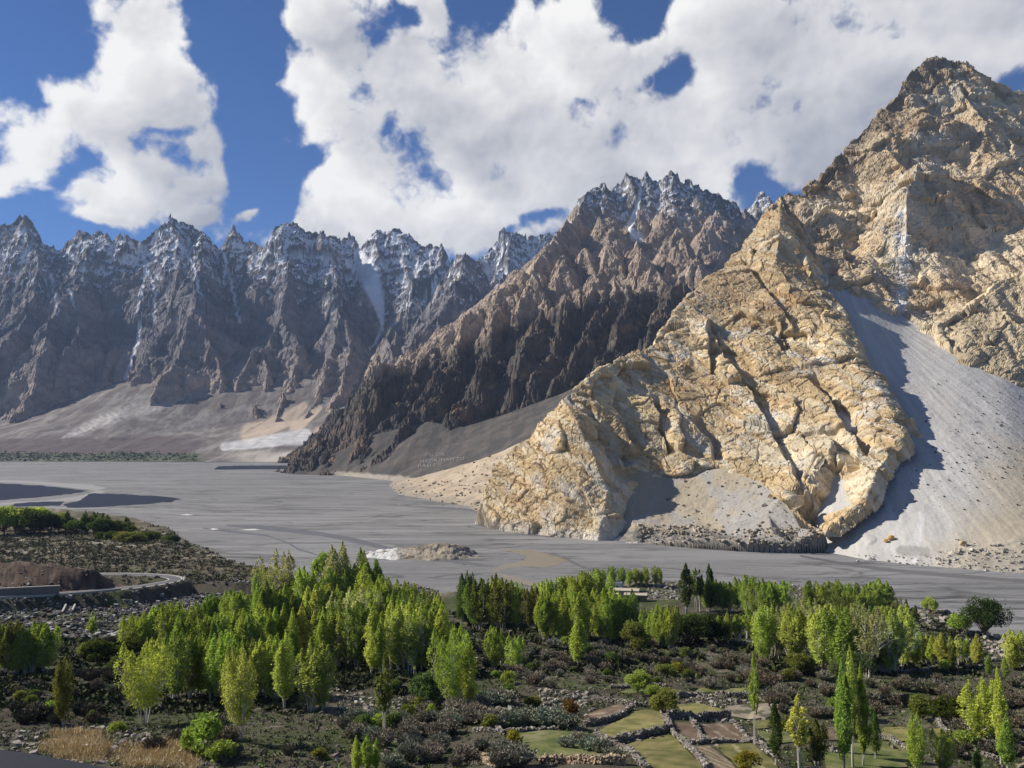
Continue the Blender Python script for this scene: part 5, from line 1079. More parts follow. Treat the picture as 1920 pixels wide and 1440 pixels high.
for k_, x, b, t, col, w, lab in (('round0', 1247, 1346, 1294, OLIVE, 1.05, "round dark olive tree shading the wall between the fields"), ('round1', 1500, 1268, 1224, OLIVE, 1.1, "round olive tree at the foot of the pale right grove"), ('bushy0', 1402, 1444, 1412, GOLDG, 1.3, "round yellow bush at the bottom edge of the fields"),
                               ('bushy1', 955, 1400, 1368, GOLDG, 1.0, "yellow-green round bush beside the grassy plot"), ('round2', 1196, 1300, 1258, MID, 1.1, "leafy green tree over the ruined walls"), ('round0', 1225, 1315, 1285, MID, 1.1, "small leafy tree behind the round dark olive one"),
                               ('bushy0', 1272, 1262, 1243, GOLDG, 1.3, "orange-tinged bush among dark shrubs right of middle"), ('bushy1', 1248, 1268, 1246, OLIVE, 1.5, "dark green bush left of the orange-tinged one"), ('round1', 1730, 1352, 1305, OLIVE, 1.0, "left dark green tree of the pair above the right fields"), ('round2', 1782, 1360, 1308, (.08, .10, .02), 1.1, "right dark green tree of the pair above the right fields"),
                               ('bushy0', 1812, 1402, 1370, MID, 1.3, "low green bush beside the path in the lower right"), ('bushy1', 420, 1430, 1390, MID, 1.2, "green bush in front of the tall white trunks"), ('bushy0', 375, 1415, 1345, MID, 1.0, "upright green bush left of the tall white trunks"), ('bushy1', 1062, 1345, 1310, (.17, .10, .03), .9, "rust brown bush by the striped plot")):
    plant('round_tree' if 'round' in k_ else 'bush', k_, x, b, t, lab, 'tree' if 'round' in k_ else 'bush', col, None, w)
# far left: trees and bushes along the shore
row('round_tree', ['round0', 'round1', 'round2', 'grove0'], 0, 82, 8, 998, (950, 956), "dense thicket at the left shore", 'tree', [MID, (.08, .11, .03)], 4, 5, (1.0, 1.5), 'tree')
row('round_tree', ['round0', 'round1', 'round2'], 85, 250, 12, (1000, 1004), (964, 978), "line of bushy trees along the left shore", 'tree', [(.085, .115, .03), (.06, .09, .03), OLIVE], 4, 6, (1.0, 1.5), 'bushy tree')
row('bush', ['bushy0', 'bushy1'], 180, 330, 14, (1010, 1016), (994, 1002), "low hedge before the bushy shore trees", 'bush', [(.085, .115, .03), OLIVE], 4, 4, (1.2, 1.9), 'bush')
row('round_tree', ['column0', 'column1', 'grove1'], 118, 240, 5, 1000, (958, 966), "left shore bushes", 'tree', [DEEP], 2, 4, (1.3, 1.9), 'dark pointed tree')
# leafless shrubs
BUSHN = [0]
def shrubs(polys, n, lab, cols, h=(14, 26), group='bare shrubs on the terrace', keys=('twiggy0', 'twiggy1', 'twiggy2', 'twiggy3', 'twiggy4')):
    k = 0
    while k < n:
        x0, x1, y0, y1 = RS.choice(polys); x, y = RS.uniform(x0, x1), RS.uniform(y0, y1)
        if any(inside(x, y, q) or inside(x, y - 10, q) or inside(x, y - 22, q) for q in FIELD_PX): continue
        hh = RS.uniform(*h) * (.55 + .45 * (y - 1150) / 200)
        plant('bush', RS.choice(keys), x, y, y - hh, lab, 'bush', RS.choice(cols), group, RS.uniform(.8, 1.35)); k += 1
def inside(x, y, q):
    r = False
    for (a, b), (c, d) in zip(q, q[1:] + q[:1]):
        if (b > y) != (d > y) and x < (c - a) * (y - b) / (d - b) + a: r = not r
    return r
FIELDS = [  # outline on the photograph, kind, label
    ([(1088, 1345), (1120, 1334), (1160, 1321), (1184, 1329), (1168, 1341), (1132, 1352), (1105, 1360)], 'plough', 'small curved plot with pale ridges above the round field'),
    ([(1120, 1374), (1138, 1362), (1165, 1350), (1188, 1334), (1215, 1331), (1240, 1337), (1246, 1360), (1250, 1369), (1200, 1383), (1156, 1393)], 'dry', 'rounded yellow-green field behind the dark stone wall'),
    ([(1162, 1402), (1200, 1390), (1268, 1376), (1276, 1398), (1300, 1420), (1325, 1450), (1220, 1450)], 'green', 'green field crossed by a pale furrow at the bottom edge'),
    ([(1260, 1357), (1296, 1356), (1322, 1391), (1286, 1394), (1268, 1375)], 'soil', 'narrow bare brown plot between two stone walls'),
    ([(1312, 1359), (1370, 1358), (1406, 1389), (1332, 1392)], 'plough', 'brown ploughed field with pale diagonal furrows'),
    ([(1288, 1404), (1330, 1400), (1372, 1432), (1385, 1450), (1325, 1450)], 'furrow', 'finely striped pale furrowed field'),
    ([(1338, 1399), (1410, 1395), (1450, 1428), (1465, 1450), (1390, 1450), (1372, 1428)], 'green', 'plain green field right of the striped one'),
    ([(972, 1376), (1030, 1370), (1095, 1376), (1128, 1396), (1160, 1425), (1150, 1434), (1010, 1428), (985, 1405)], 'grass', 'patchy grassy plot with grey shrubs'),
    ([(1268, 1322), (1310, 1320), (1365, 1334), (1330, 1341), (1282, 1342)], 'dry', 'small dry field above the long rock wall'),
    ([(1138, 1288), (1170, 1281), (1222, 1283), (1215, 1288), (1150, 1292)], 'grass', 'upper thin green terrace strip'),
    ([(1156, 1300), (1180, 1293), (1252, 1292), (1300, 1296), (1290, 1302), (1200, 1302)], 'grass', 'lower thin green terrace strip'),
    ([(1282, 1290), (1400, 1292), (1420, 1299), (1300, 1300)], 'grass', 'long thin grass strip under the dark shrubs'),
    ([(1400, 1322), (1440, 1320), (1452, 1345), (1405, 1350), (1350, 1340), (1362, 1325)], 'sand', 'pale sandy patch dotted with low scrub'),
    ([(1535, 1366), (1582, 1364), (1590, 1388), (1548, 1390)], 'soil', 'small reddish-brown plot behind the poplar bunch'),
    ([(1655, 1366), (1716, 1363), (1730, 1384), (1690, 1392), (1655, 1388)], 'dry', 'sunny yellow-green field right of the poplar bunch'),
    ([(1742, 1368), (1768, 1366), (1790, 1378), (1760, 1382)], 'dry', 'tiny sunny field beyond the bushy broad poplar'),
    ([(1540, 1398), (1660, 1392), (1705, 1406), (1700, 1440), (1550, 1445)], 'grass', 'shaded green field around the white trunks'),
    ([(1408, 1354), (1440, 1351), (1462, 1364), (1420, 1368)], 'dry', 'thin pale strip of field above the pale green plot'),
    ([(1492, 1372), (1534, 1368), (1546, 1390), (1502, 1396)], 'dry', 'sunny little plot between bright poplar and white-trunked bunch'),
    ([(1418, 1372), (1478, 1368), (1490, 1392), (1440, 1398)], 'grass', 'pale green plot behind the dark column poplar')]
FIELD_PX = [f[0] for f in FIELDS]
shrubs([(900, 1300, 1190, 1262), (960, 1180, 1210, 1290)], 75, "bare grey-brown shrub on the stony slope right of middle", [GREYB, BROWNB, GREYB], (16, 28), 'bare shrubs on the middle slope')
shrubs([(1285, 1440, 1215, 1292), (1440, 1560, 1265, 1345)], 55, "leafless dark shrub between the fields and the right grove", [BROWNB, GREYB], (16, 28), 'bare shrubs before the right grove')
shrubs([(1630, 1920, 1272, 1345), (1760, 1920, 1300, 1420)], 55, "leafless purplish-brown shrub below the low right wing of trees", [BROWNB, (.19, .165, .125)], (17, 30), 'bare shrubs on the right')
shrubs([(640, 1000, 1345, 1440), (760, 960, 1310, 1380)], 62, "grey twiggy shrub in the lower middle", [GREYB, SAGE, GREYB], (20, 36), 'bare shrubs in the lower middle')
shrubs([(0, 240, 1255, 1372), (240, 560, 1350, 1425), (90, 240, 1200, 1240)], 40, "dark twiggy shrub among the left foreground trees", [BROWNB, (.11, .10, .075)], (18, 30), 'bare shrubs on the left')
shrubs([(560, 1000, 1290, 1430), (900, 1300, 1190, 1300), (1280, 1920, 1230, 1420), (0, 560, 1240, 1420)], 60, "low green bush among the bare shrubs of the terrace", [MID, OLIVE, (.16, .22, .06), DEEP], (18, 30), 'low green bushes among the shrubs', ('bushy0', 'bushy1'))
for (x, y, h) in ((1085, 1395, 24), (1105, 1408, 26), (1130, 1412, 28), (1065, 1402, 22), (1000, 1358, 34), (1030, 1362, 36), (1062, 1366, 30), (1145, 1420, 20)):
    plant('bush', 'twiggy%d' % (x % 5), x, y, y - h, "sage grey shrub growing in the grassy plot", 'bush', SAGE, 'sage shrubs in the grassy plot', 1.3)
# ------------------------------------------------------------------ fields and dry stone walls
FM = earth_mat('field_soil', .5, .8, .22, bump_d=.15)
def field(pix, kind, label, seed):
    pts = rough_outline(pix, 1.6, 4, seed); W = [at(x, y) for x, y in pix]; zm = np.mean([w[2] for w in W])
    ux, uy = W[1][0] - W[0][0], W[1][1] - W[0][1]; l = math.hypot(ux, uy); ux, uy = ux / l, uy / l
    def zf(X, Y): return ground(X, Y) + .16
    def colf(X, Y):
        n = fbm2(X / 3.0, Y / 3.0, 4, .6, seed=seed); big = fbm2(X / 11, Y / 11, 3, seed=seed + 3); s = X * ux + Y * uy; q = -X * uy + Y * ux
        green = lerp3(c3(.10, .125, .04), c3(.17, .18, .065), sst(-.5, .6, n)); dry = lerp3(c3(.15, .15, .05), c3(.25, .22, .09), sst(-.5, .6, n + .6 * big)); soil = lerp3(c3(.13, .092, .065), c3(.19, .14, .10), sst(-.6, .6, n))
        if kind == 'plough': return lerp3(soil, c3(.34, .29, .20), (np.abs(((s / 3.1) % 1) - .5) < .10) * .8 * sst(-.7, .1, n))
        if kind == 'furrow': return lerp3(soil * 1.1, c3(.33, .29, .19), sst(-.1, .5, np.sin(s * 2 * np.pi / 1.5)) * .85)
        if kind == 'green': return lerp3(dry * .85, c3(.34, .31, .16), (np.abs(s - s.mean() - .3 * q + .3 * q.mean()) < .35) * .8) * (1 - .12 * (np.abs(((q / 2.6) % 1) - .5) < .1))[:, None]
        if kind == 'soil': return soil
        if kind == 'sand': return lerp3(c3(.27, .235, .175), c3(.10, .095, .06), sst(.1, .4, n))
        if kind == 'dry': return dry
        return lerp3(green, c3(.22, .20, .11), sst(.0, .7, big + .5 * n) * .7)
    v = poly_sheet('field', pts, 0, FM, .45, zf, colf)
    tag(v, label, 'field', kind='structure')
for i, f in enumerate(FIELDS): field(*f, i + 1)
def stones(name, C, S, cols, seed, mat, flat=.75):
    """many broken stones as one mesh: centres C, sizes S, colours cols"""
    rs = np.random.RandomState(seed); n = len(C)
    cube = np.array([(-1, -1, -1), (1, -1, -1), (1, 1, -1), (-1, 1, -1), (-1, -1, 1), (1, -1, 1), (1, 1, 1), (-1, 1, 1)], float) * .5
    V = cube[None] * (1 + rs.uniform(-.38, .30, (n, 8, 3))) * (np.asarray(S)[:, None, None] * rs.uniform(.7, 1.3, (n, 1, 3))); V[:, :, 2] *= flat
    a = rs.uniform(0, 6.28, n); b = rs.uniform(-.5, .5, n); ca, sa, cb, sb = np.cos(a)[:, None], np.sin(a)[:, None], np.cos(b)[:, None], np.sin(b)[:, None]
    y, z = V[:, :, 1] * cb - V[:, :, 2] * sb, V[:, :, 1] * sb + V[:, :, 2] * cb; x = V[:, :, 0]
    V = np.stack([x * ca - y * sa, x * sa + y * ca, z], -1) + np.asarray(C)[:, None, :]
    q = np.array([(0, 3, 2, 1), (4, 5, 6, 7), (0, 1, 5, 4), (1, 2, 6, 5), (2, 3, 7, 6), (3, 0, 4, 7)]); F = (q[None] + 8 * np.arange(n)[:, None, None]).reshape(-1, 4)
    me = mesh_np(name, V.reshape(-1, 3), F, False, {'Col': ('FLOAT_COLOR', np.repeat(cols, 8, 0))}); me.materials.append(mat); return me
SM = earth_mat('stone', .6, 1.5, .25, bump_d=.06)
def stone_cols(n, seed, a=(.18, .162, .135), b=(.46, .42, .36), p=2.2):
    r = np.random.RandomState(seed); return c3(*a) + (c3(*b) - c3(*a)) * (r.uniform(size=(n, 1)) ** p).astype(f32) + r.uniform(-.015, .015, (n, 3)).astype(f32)
def stone_wall(pix, h, label, seed, thick=.55, tan=False):
    W = [at(x, y) for x, y in pix]; C, S = [], []; r = random.Random(seed)
    for a, b in zip(W[:-1], W[1:]):
        L = math.dist(a[:2], b[:2]); m = max(2, int(L / .34)); nx, ny = -(b[1] - a[1]) / (L + 1e-6), (b[0] - a[0]) / (L + 1e-6)
        for i in range(m):
            t = (i + r.random() * .5) / m; x, y = a[0] + (b[0] - a[0]) * t, a[1] + (b[1] - a[1]) * t; z = float(ground(np.array([x]), np.array([y]))[0]); hh = h * .75 * (.8 + .35 * r.random())
            k = 0.0
            while k < hh:
                for side in (-.5, .5):
                    C.append((x + nx * side * thick * .6 + r.uniform(-.1, .1), y + ny * side * thick * .6 + r.uniform(-.1, .1), z + k + .1)); S.append(r.uniform(.22, .44))
                k += .25
    me = stones('stone_wall', C, S, stone_cols(len(C), seed, *(((.36, .27, .18), (.60, .47, .33)) if tan else ())), seed, SM)
    tag(link('stone_wall', me), label, 'stone wall')
WALLS = [([(1096, 1363), (1120, 1358), (1148, 1351), (1170, 1343), (1186, 1331)], 1.3, 'curved dry stone wall around the small ridged plot'), ([(1155, 1395), (1180, 1389), (1210, 1380), (1240, 1374), (1262, 1368)], 1.5, 'thick dry stone wall along the front of the rounded field'),
         ([(1116, 1376), (1140, 1390), (1165, 1406), (1195, 1428), (1215, 1446)], .9, 'pale stone wall running down past the green bottom field'), ([(1242, 1336), (1247, 1352), (1258, 1368)], 1.0, 'short stone wall at the right end of the rounded field'),
         ([(1260, 1370), (1276, 1388), (1295, 1408), (1325, 1444)], .8, 'stone wall between the green bottom field and the striped field'), ([(1297, 1355), (1310, 1374), (1325, 1393)], .9, 'stone wall between the two brown plots'), ([(1284, 1397), (1306, 1396), (1330, 1394)], .9, 'stone wall below the narrow brown plot'),
         ([(1338, 1393), (1375, 1392), (1412, 1391)], .7, 'low stone wall below the ploughed field'), ([(1372, 1356), (1392, 1374), (1412, 1390), (1435, 1408), (1456, 1424)], .7, 'long pale stone wall at the right of the ploughed field'), ([(1252, 1352), (1290, 1351), (1330, 1350), (1372, 1350)], 2.2, 'high rough rock wall above the brown plots'),
         ([(1110, 1312), (1150, 1318), (1185, 1324), (1216, 1327)], 1.2, 'stone wall behind the rounded field'), ([(1018, 1326), (1045, 1319), (1070, 1315), (1092, 1308)], 1.0, 'broken wall of the ruined enclosure'), ([(1030, 1332), (1045, 1340), (1058, 1348)], .8, 'short wall beside the rust brown bush'),
         ([(1145, 1291), (1195, 1289), (1250, 1290)], 1.0, 'stone wall between the two thin green strips'), ([(1270, 1308), (1310, 1306), (1360, 1306), (1402, 1309)], 1.3, 'dark stone wall below the long thin grass strip'), ([(918, 1352), (930, 1366), (942, 1378)], .8, 'short leaning wall near the yellow-green bush'),
         ([(1012, 1432), (1060, 1431), (1120, 1433), (1175, 1434)], 1.4, 'tan stone wall along the bottom edge', True), ([(903, 1422), (915, 1432), (930, 1444)], .9, 'short tan wall stub at the bottom edge', True), ([(1652, 1382), (1676, 1394), (1705, 1408)], .8, 'pale stone wall right of the poplar bunch'),
         ([(1543, 1392), (1556, 1402), (1568, 1414)], .7, 'short pale wall left of the poplar bunch'), ([(1752, 1352), (1764, 1364), (1778, 1377)], .9, 'pale wall near the pair of dark green trees'), ([(1828, 1408), (1850, 1418), (1872, 1428)], .8, 'pale wall near the lower right corner'),
         ([(1282, 1206), (1330, 1203), (1380, 1206), (1425, 1212)], 1.2, 'pale stone wall along the top of the dark shrubs'), ([(1680, 1262), (1740, 1258), (1800, 1254), (1860, 1250)], 1.0, 'long pale wall below the low right wing of trees'), ([(664, 1203), (685, 1214), (716, 1229)], .9, 'pale wall edge above the dark hollow'),
         ([(890, 1372), (940, 1374), (1000, 1371), (1050, 1369)], .7, 'low stone row at the top of the grassy plot'), ([(1500, 1152), (1560, 1146), (1640, 1150), (1720, 1142)], 1.4, 'stone bank wall in front of the right grove at the river')]
for i, w in enumerate(WALLS): stone_wall(w[0], w[1], w[2], 50 + i, tan=len(w) > 3)
# rubble
def rubble(regions, n, size, label, seed, light=(.24, .215, .18), hi=(.50, .46, .39), pw=2.2):
    r = random.Random(seed); C, S = [], []
    for (x0, x1, y0, y1), m in zip(regions, n):
        for _ in range(m):
            px, py = r.uniform(x0, x1), r.uniform(y0, y1)
            if any(inside(px, py, q) for q in FIELD_PX): continue
            x, y, _z = at_fast(px, py); C.append((x, y)); S.append(size[0] + (size[1] - size[0]) * r.random() ** 3.0)
    A = np.array(C); S = np.array(S); ok = poly_dist(A[:, 0], A[:, 1], ROAD)[0] > 7.5; A, S = A[ok], S[ok]; Z = ground(A[:, 0], A[:, 1])
    me = stones('rubble', np.column_stack([A, Z + .12 * S]), S, stone_cols(len(S), seed, light, hi, pw), seed, SM)
    tag(link('rubble', me), label, 'rubble', kind='stuff')
def at_fast(px, py):
    dx, dy, dz = ray(px, py); Y = np.interp(py, *YTAB); return dx / dy * Y, Y, 0
_yy = np.linspace(60, 1250, 3000); _py = proj(0 * _yy, _yy, base_z(_yy))[1]; YTAB = (_py[::-1], _yy[::-1])
rubble([(-40, 470, 1134, 1202), (360, 480, 1092, 1136), (240, 470, 1104, 1140), (-40, 400, 1117, 1138)], [3600, 900, 900, 1700], (.5, 2.0), 'loose grey rubble on the embankment below the road', 1, (.05, .047, .042), (.52, .50, .46), 3.2)
rubble([(750, 832, 1090, 1118), (1205, 1310, 1086, 1125), (1440, 1535, 1092, 1132), (1500, 1730, 1138, 1182), (1790, 1925, 1188, 1242), (1660, 1800, 1150, 1180)], [420, 650, 520, 600, 650, 250], (.4, 1.8), 'broken stones along the river side of the terrace', 2)
rubble([(780, 960, 1300, 1342), (840, 1110, 1172, 1262), (1010, 1100, 1300, 1325), (600, 760, 1300, 1345), (1280, 1460, 1300, 1352), (0, 420, 1360, 1440)], [520, 420, 200, 300, 320, 520], (.25, 1.0), 'scattered pale stones among the shrubs', 3)
rubble([(-60, 260, 1048, 1128), (0, 520, 1010, 1090), (600, 1920, 1180, 1440)], [1500, 500, 800], (.25, 1.0), 'stray stones over the terrace ground', 4, (.2, .17, .14), (.45, .40, .33))
# low scrub and dry grass
def ground_cover(name, regions, n, cols, size, label, seed, thin=.5, up=.5, k=9, spread=.5, keepf=True):
    rs = np.random.RandomState(seed); P_ = []
    for (x0, x1, y0, y1), m in zip(regions, n):
        px, py = rs.uniform(x0, x1, m), rs.uniform(y0, y1, m)
        if keepf:
            ok = np.array([not any(inside(a, b, q) for q in FIELD_PX) for a, b in zip(px, py)]); px, py = px[ok], py[ok]
        cx, cy = (px - 960) / FPX, (720 - py) / FPX; Y = np.interp(py, *YTAB); P_.append(np.column_stack([cx / (CP - cy * SP) * Y, Y]))
    A = np.concatenate(P_); A = A[np.interp(A[:, 0] / A[:, 1], BU, BY) - A[:, 1] > 8]
    d, _ = poly_dist(A[:, 0], A[:, 1], ROAD); A = A[d > 6]
    Z = ground(A[:, 0], A[:, 1]); m = len(A); s = size * rs.uniform(.6, 1.5, m) * (.6 + .4 * (A[:, 1] / 300))
    C = np.repeat(np.column_stack([A, Z]), k, 0); sz = np.repeat(s, k); off = rs.normal(0, 1, (m * k, 3)) * sz[:, None] * spread; off[:, 2] = np.abs(off[:, 2]) * .7
    V, F, t = leaves(C + off, 1.0, rs, up, thin); ctr = np.repeat(C + off, 4, 0); V = ctr + (V - ctr) * np.repeat(sz, 4)[:, None] * .8
    ci = np.repeat(np.array(cols, f32)[rs.randint(0, len(cols), m)], k * 4, 0) * t[:, None]
    me = mesh_np(name, V, F, False, {'Col': ('FLOAT_COLOR', ci)})
    mt = bpy.data.materials.new(name); mt.use_nodes = True; b = mt.node_tree.nodes['Principled BSDF']; kk = NT(mt.node_tree); kk.put(b.inputs['Base Color'], kk.attr('Col')); b.inputs['Roughness'].default_value = .9; b.inputs['Specular IOR Level'].default_value = .1
    me.materials.append(mt); tag(link(name, me), label, name.replace('_', ' '), kind='stuff')
ground_cover('scrub', [(-80, 520, 1000, 1092), (-80, 330, 985, 1060)], [4200, 900], [(.11, .095, .065), (.16, .135, .09), (.09, .11, .04), (.13, .125, .07)], 1.0, 'low olive-brown scrub on the left river plain', 5)
ground_cover('scrub', [(560, 1925, 1150, 1440), (-60, 620, 1200, 1440), (880, 1925, 1200, 1330)], [7000, 4200, 4500], [(.15, .13, .10), (.10, .09, .06), (.10, .14, .045), (.19, .165, .125), (.13, .165, .06)], .5, 'low mixed scrub covering the terrace between the trees', 6)
ground_cover('shade_clumps', [(-40, 560, 1205, 1335), (560, 845, 1180, 1305), (840, 1200, 1150, 1212), (1400, 1850, 1165, 1268), (1200, 1400, 1150, 1222), (880, 1320, 1190, 1270)], [1500, 1300, 700, 1100, 400, 500], [(.045, .05, .025), (.035, .045, .02), (.06, .065, .03), (.075, .09, .03)], 1.15, 'leaf clumps coloured near-black for the shade beneath the poplar groves', 8, .6, .4, 12)  # leaf clumps added in near-black to stand in for shade under the groves
ground_cover('grass', [(96, 190, 1368, 1392), (78, 205, 1384, 1414), (100, 196, 1400, 1428), (250, 350, 1402, 1424), (228, 375, 1416, 1442), (300, 372, 1388, 1410), (205, 250, 1400, 1432)], [300, 380, 300, 300, 480, 130, 60], [(.60, .47, .26), (.50, .38, .20), (.68, .55, .33)], .8, 'tall dry golden grass at the lower left', 7, .10, 2.2, 22, .55)

# ------------------------------------------------------------------ road, walls, village
def strip(name, line, zs, o0, o1, dz, mat, thick=0.0):
    P_ = np.array([(x, y, z) for (x, y), z in zip(line, zs)]); T = np.gradient(P_[:, :2], axis=0); T /= np.linalg.norm(T, axis=1)[:, None]; N = np.stack([T[:, 1], -T[:, 0]], 1); n = len(P_)
    A = np.column_stack([P_[:, :2] + N * o0, P_[:, 2] + dz]); B = np.column_stack([P_[:, :2] + N * o1, P_[:, 2] + dz]); i = np.arange(n - 1)
    if not thick: V = np.concatenate([A, B]); F = np.stack([i, i + 1, n + i + 1, n + i], 1)
    else:
        lo = np.array((0, 0, thick)); V = np.concatenate([A, B, A - lo, B - lo]); F = np.concatenate([np.stack([i, i + 1, n + i + 1, n + i], 1), np.stack([2 * n + i, 2 * n + i + 1, i + 1, i], 1), np.stack([n + i, n + i + 1, 3 * n + i + 1, 3 * n + i], 1), np.array([(0, n, 3 * n, 2 * n), (n - 1, 3 * n - 1, 4 * n - 1, 2 * n - 1)])])
    return link(name, mesh_np(name, V, F, False), mat)
ASPH = plain_mat('asphalt', (.115, .115, .118), .85, .2, .8); CONC = plain_mat('concrete', (.40, .375, .33), .9, .25, .6); WHITE = plain_mat('white_paint', (.7, .69, .66), .8, .15, 1); WHITEW = plain_mat('whitewash', (.62, .58, .50), .9, .2, .8)
tag(strip('road', ROAD, ROAD_Z, -4.2, 4.2, .25, ASPH), 'grey tarmac road bending round the brown earth mound', 'road', kind='structure')
for s in (-1, 1): tag(strip('road_marking', ROAD, ROAD_Z, s * 3.6 - .2, s * 3.6 + .2, .256, WHITE), 'white edge line painted along the road', 'road marking', kind='structure')
tag(strip('verge', ROAD, ROAD_Z, 4.25, 5.6, .20, plain_mat('gravel_verge', (.34, .31, .26), .95, .3, .7)), 'pale gravel verge beside the road', 'verge', kind='structure')
_i0 = next(i for i, p in enumerate(ROAD) if p[0] / p[1] > (232 - 960) / FPX)
tag(strip('guard_wall', ROAD[:_i0], ROAD_Z[:_i0], 5.6, 6.1, 1.1, CONC, 2.2), 'long pale concrete guard wall along the outer side of the road', 'guard wall')
_side = 1
def box_mesh(name, L, W, H, bevel=.05, taper=0):
    import bmesh
    bm = bmesh.new(); bmesh.ops.create_cube(bm, size=1)
    for v in bm.verts:
        top = v.co.z > 0; v.co.x *= L - (taper if top else 0); v.co.y *= W - (taper if top else 0); v.co.z = (v.co.z + .5) * H
    if bevel: bmesh.ops.bevel(bm, geom=bm.edges[:], offset=bevel, segments=1, affect='EDGES')
    me = bpy.data.meshes.new(name); bm.to_mesh(me); bm.free(); return me
gb = box_mesh('guard_block', 2.2, .6, 1.3, .06); gb.materials.append(CONC)
Pn = np.array(ROAD); Tn = np.gradient(Pn, axis=0); Tn /= np.linalg.norm(Tn, axis=1)[:, None]
for j, i in enumerate(range(_i0 + 1, min(_i0 + 24, len(ROAD)), 3)):
    o = link('guard_block', gb); o.location = (Pn[i, 0] + Tn[i, 1] * 5.6, Pn[i, 1] - Tn[i, 0] * 5.6, ROAD_Z[i] - .2); o.rotation_euler = (0, 0, math.atan2(Tn[i, 1], Tn[i, 0]))
    tag(o, f"{ORD[j]} pale guard block after the end of the long guard wall", 'guard block', 'guard blocks on the outside of the bend')
a, b = at(-60, 1124), at(104, 1121.5); L = math.dist(a[:2], b[:2])
rw = link('retaining_wall', box_mesh('retaining_wall', L, 1.4, 6.6, .08, .3), plain_mat('old_concrete', (.19, .17, .15), .9, .3, .4)); rw.location = ((a[0] + b[0]) / 2, (a[1] + b[1]) / 2 + 3.5, min(a[2], b[2]) - 1.0); rw.rotation_euler = (0, 0, math.atan2(b[1] - a[1], b[0] - a[0]))
tag(rw, 'straight concrete retaining wall at the foot of the brown earth mound', 'retaining wall')
cp = link('coping', box_mesh('coping', L + .3, 1.5, .35, .04), CONC, rw); cp.location = (0, 0, 6.6)
dc = link('drain_chute', None); x, y, z = at(128, 1146); dc.location = (x, y, z); tag(dc, 'concrete drain chute with two pale side walls in the rubble embankment', 'drain chute')
for s in (-1, 1):
    w = link('side_wall', box_mesh('side_wall', .7, 8.5, 1.1, .05), WHITEW, dc); w.location = (s * 2.1, 0, .2); w.rotation_euler = (rad(20), 0, rad(14))
fl = link('channel_floor', box_mesh('channel_floor', 3.4, 8.3, .3, .03), plain_mat('dark_concrete', (.08, .075, .07), .9, .3, 1), dc); fl.location = (0, 0, 0); fl.rotation_euler = (rad(20), 0, rad(14))
# the viewpoint road in the lower left corner
vp = [(-400, 1368), (-200, 1380), (0, 1405), (60, 1413), (120, 1424), (170, 1433), (215, 1443), (320, 1466), (500, 1520)]
E = [PZ(x, y, 98.1) for x, y in vp]; top = [(p[0], p[1]) for p in E] + [(1.0, -14), (-30, -14)]
n = len(top); V = np.array([(x, y, 98.1) for x, y in top] + [(x, y, 96.4) for x, y in top]); 
import bmesh
bm = bmesh.new(); vs = [bm.verts.new(v) for v in V]; bm.faces.new(vs[:n]); [bm.faces.new((vs[i], vs[n + i], vs[n + (i + 1) % n], vs[(i + 1) % n])) for i in range(n)]; bm.normal_update()
me = bpy.data.meshes.new('road'); bm.to_mesh(me); bm.free(); tag(link('road', me, plain_mat('shade_toned_tarmac', (.018, .021, .030), .75, .25, 2)), 'smooth dark blue-grey roadside edge in the lower left corner', 'road edge', kind='structure')  # shade on this road edge is put into its near-black colour
# houses: flat-roofed stone rooms
MUD = plain_mat('mud_plaster', (.46, .38, .27), .95, .25, .7); DARKW = plain_mat('dark_opening', (.03, .027, .024), .9, .1, 1); ROOF = plain_mat('earth_roof', (.44, .385, .30), .95, .25, .6); STW = plain_mat('rubble_wall', (.22, .19, .155), .95, .5, 1.6)
def house(px0, px1, by, h, dpt, label, wallm, openings, rot=0, roofless=False):
    a, b = at(px0, by), at(px1, by); L = math.dist(a[:2], b[:2]); r = link('house', None); r.location = ((a[0] + b[0]) / 2, (a[1] + b[1]) / 2 + dpt / 2, min(a[2], b[2]) - .3); r.rotation_euler = (0, 0, rad(rot)); tag(r, label, 'house')
    t = .45
    for nm, lx, ly, x, y in (('front_wall', L, t, 0, -dpt / 2 + t / 2), ('back_wall', L, t, 0, dpt / 2 - t / 2), ('side_wall', t, dpt - 2 * t, -L / 2 + t / 2, 0), ('side_wall', t, dpt - 2 * t, L / 2 - t / 2, 0)):
        w = link(nm, box_mesh(nm, lx, ly, h, .04), wallm if nm != 'side_wall' else WHITEW, r); w.location = (x, y, 0)
    if not roofless:
        rf = link('roof', box_mesh('roof', L + .7, dpt + .7, .38, .08), ROOF, r); rf.location = (0, 0, h + .003)
        for k in range(4):
            bmn = link('roof_beam', box_mesh('roof_beam', .18, .9, .18, .02), DBARK, r); bmn.location = (-L / 2 + L * (k + .5) / 4, -dpt / 2 - .2, h - .28)
    for nm, u, w, z0, hh in openings:
        o = link(nm, box_mesh(nm, w, .12, hh, .01), DARKW, r); o.location = (u * L / 2, -dpt / 2 - .01, z0)
        f = link('frame', box_mesh('frame', w + .3, .09, .14, .01), DBARK, o); f.location = (0, -.03, hh)
    return r
house(1130, 1168, 1106, 4.4, 7, 'roofless whitewashed ruin, highest of the village rooms', WHITEW, [('window', .1, 1.6, 1.6, 1.2), ('door', .6, 1.2, 0.3, 2.2)], -16, True)
house(1140, 1196, 1119, 3.8, 8, 'long tan flat-roofed house in front of the roofless ruin', MUD, [('window', -.55, .9, 1.5, 1.0), ('door', -.1, 1.1, .3, 2.0), ('window', .5, .9, 1.5, 1.0)], -10)
house(1134, 1156, 1127, 3.6, 5, 'small flat-roofed room at the left of the long tan house', STW, [('door', .2, 1.1, .3, 1.9)], -10)
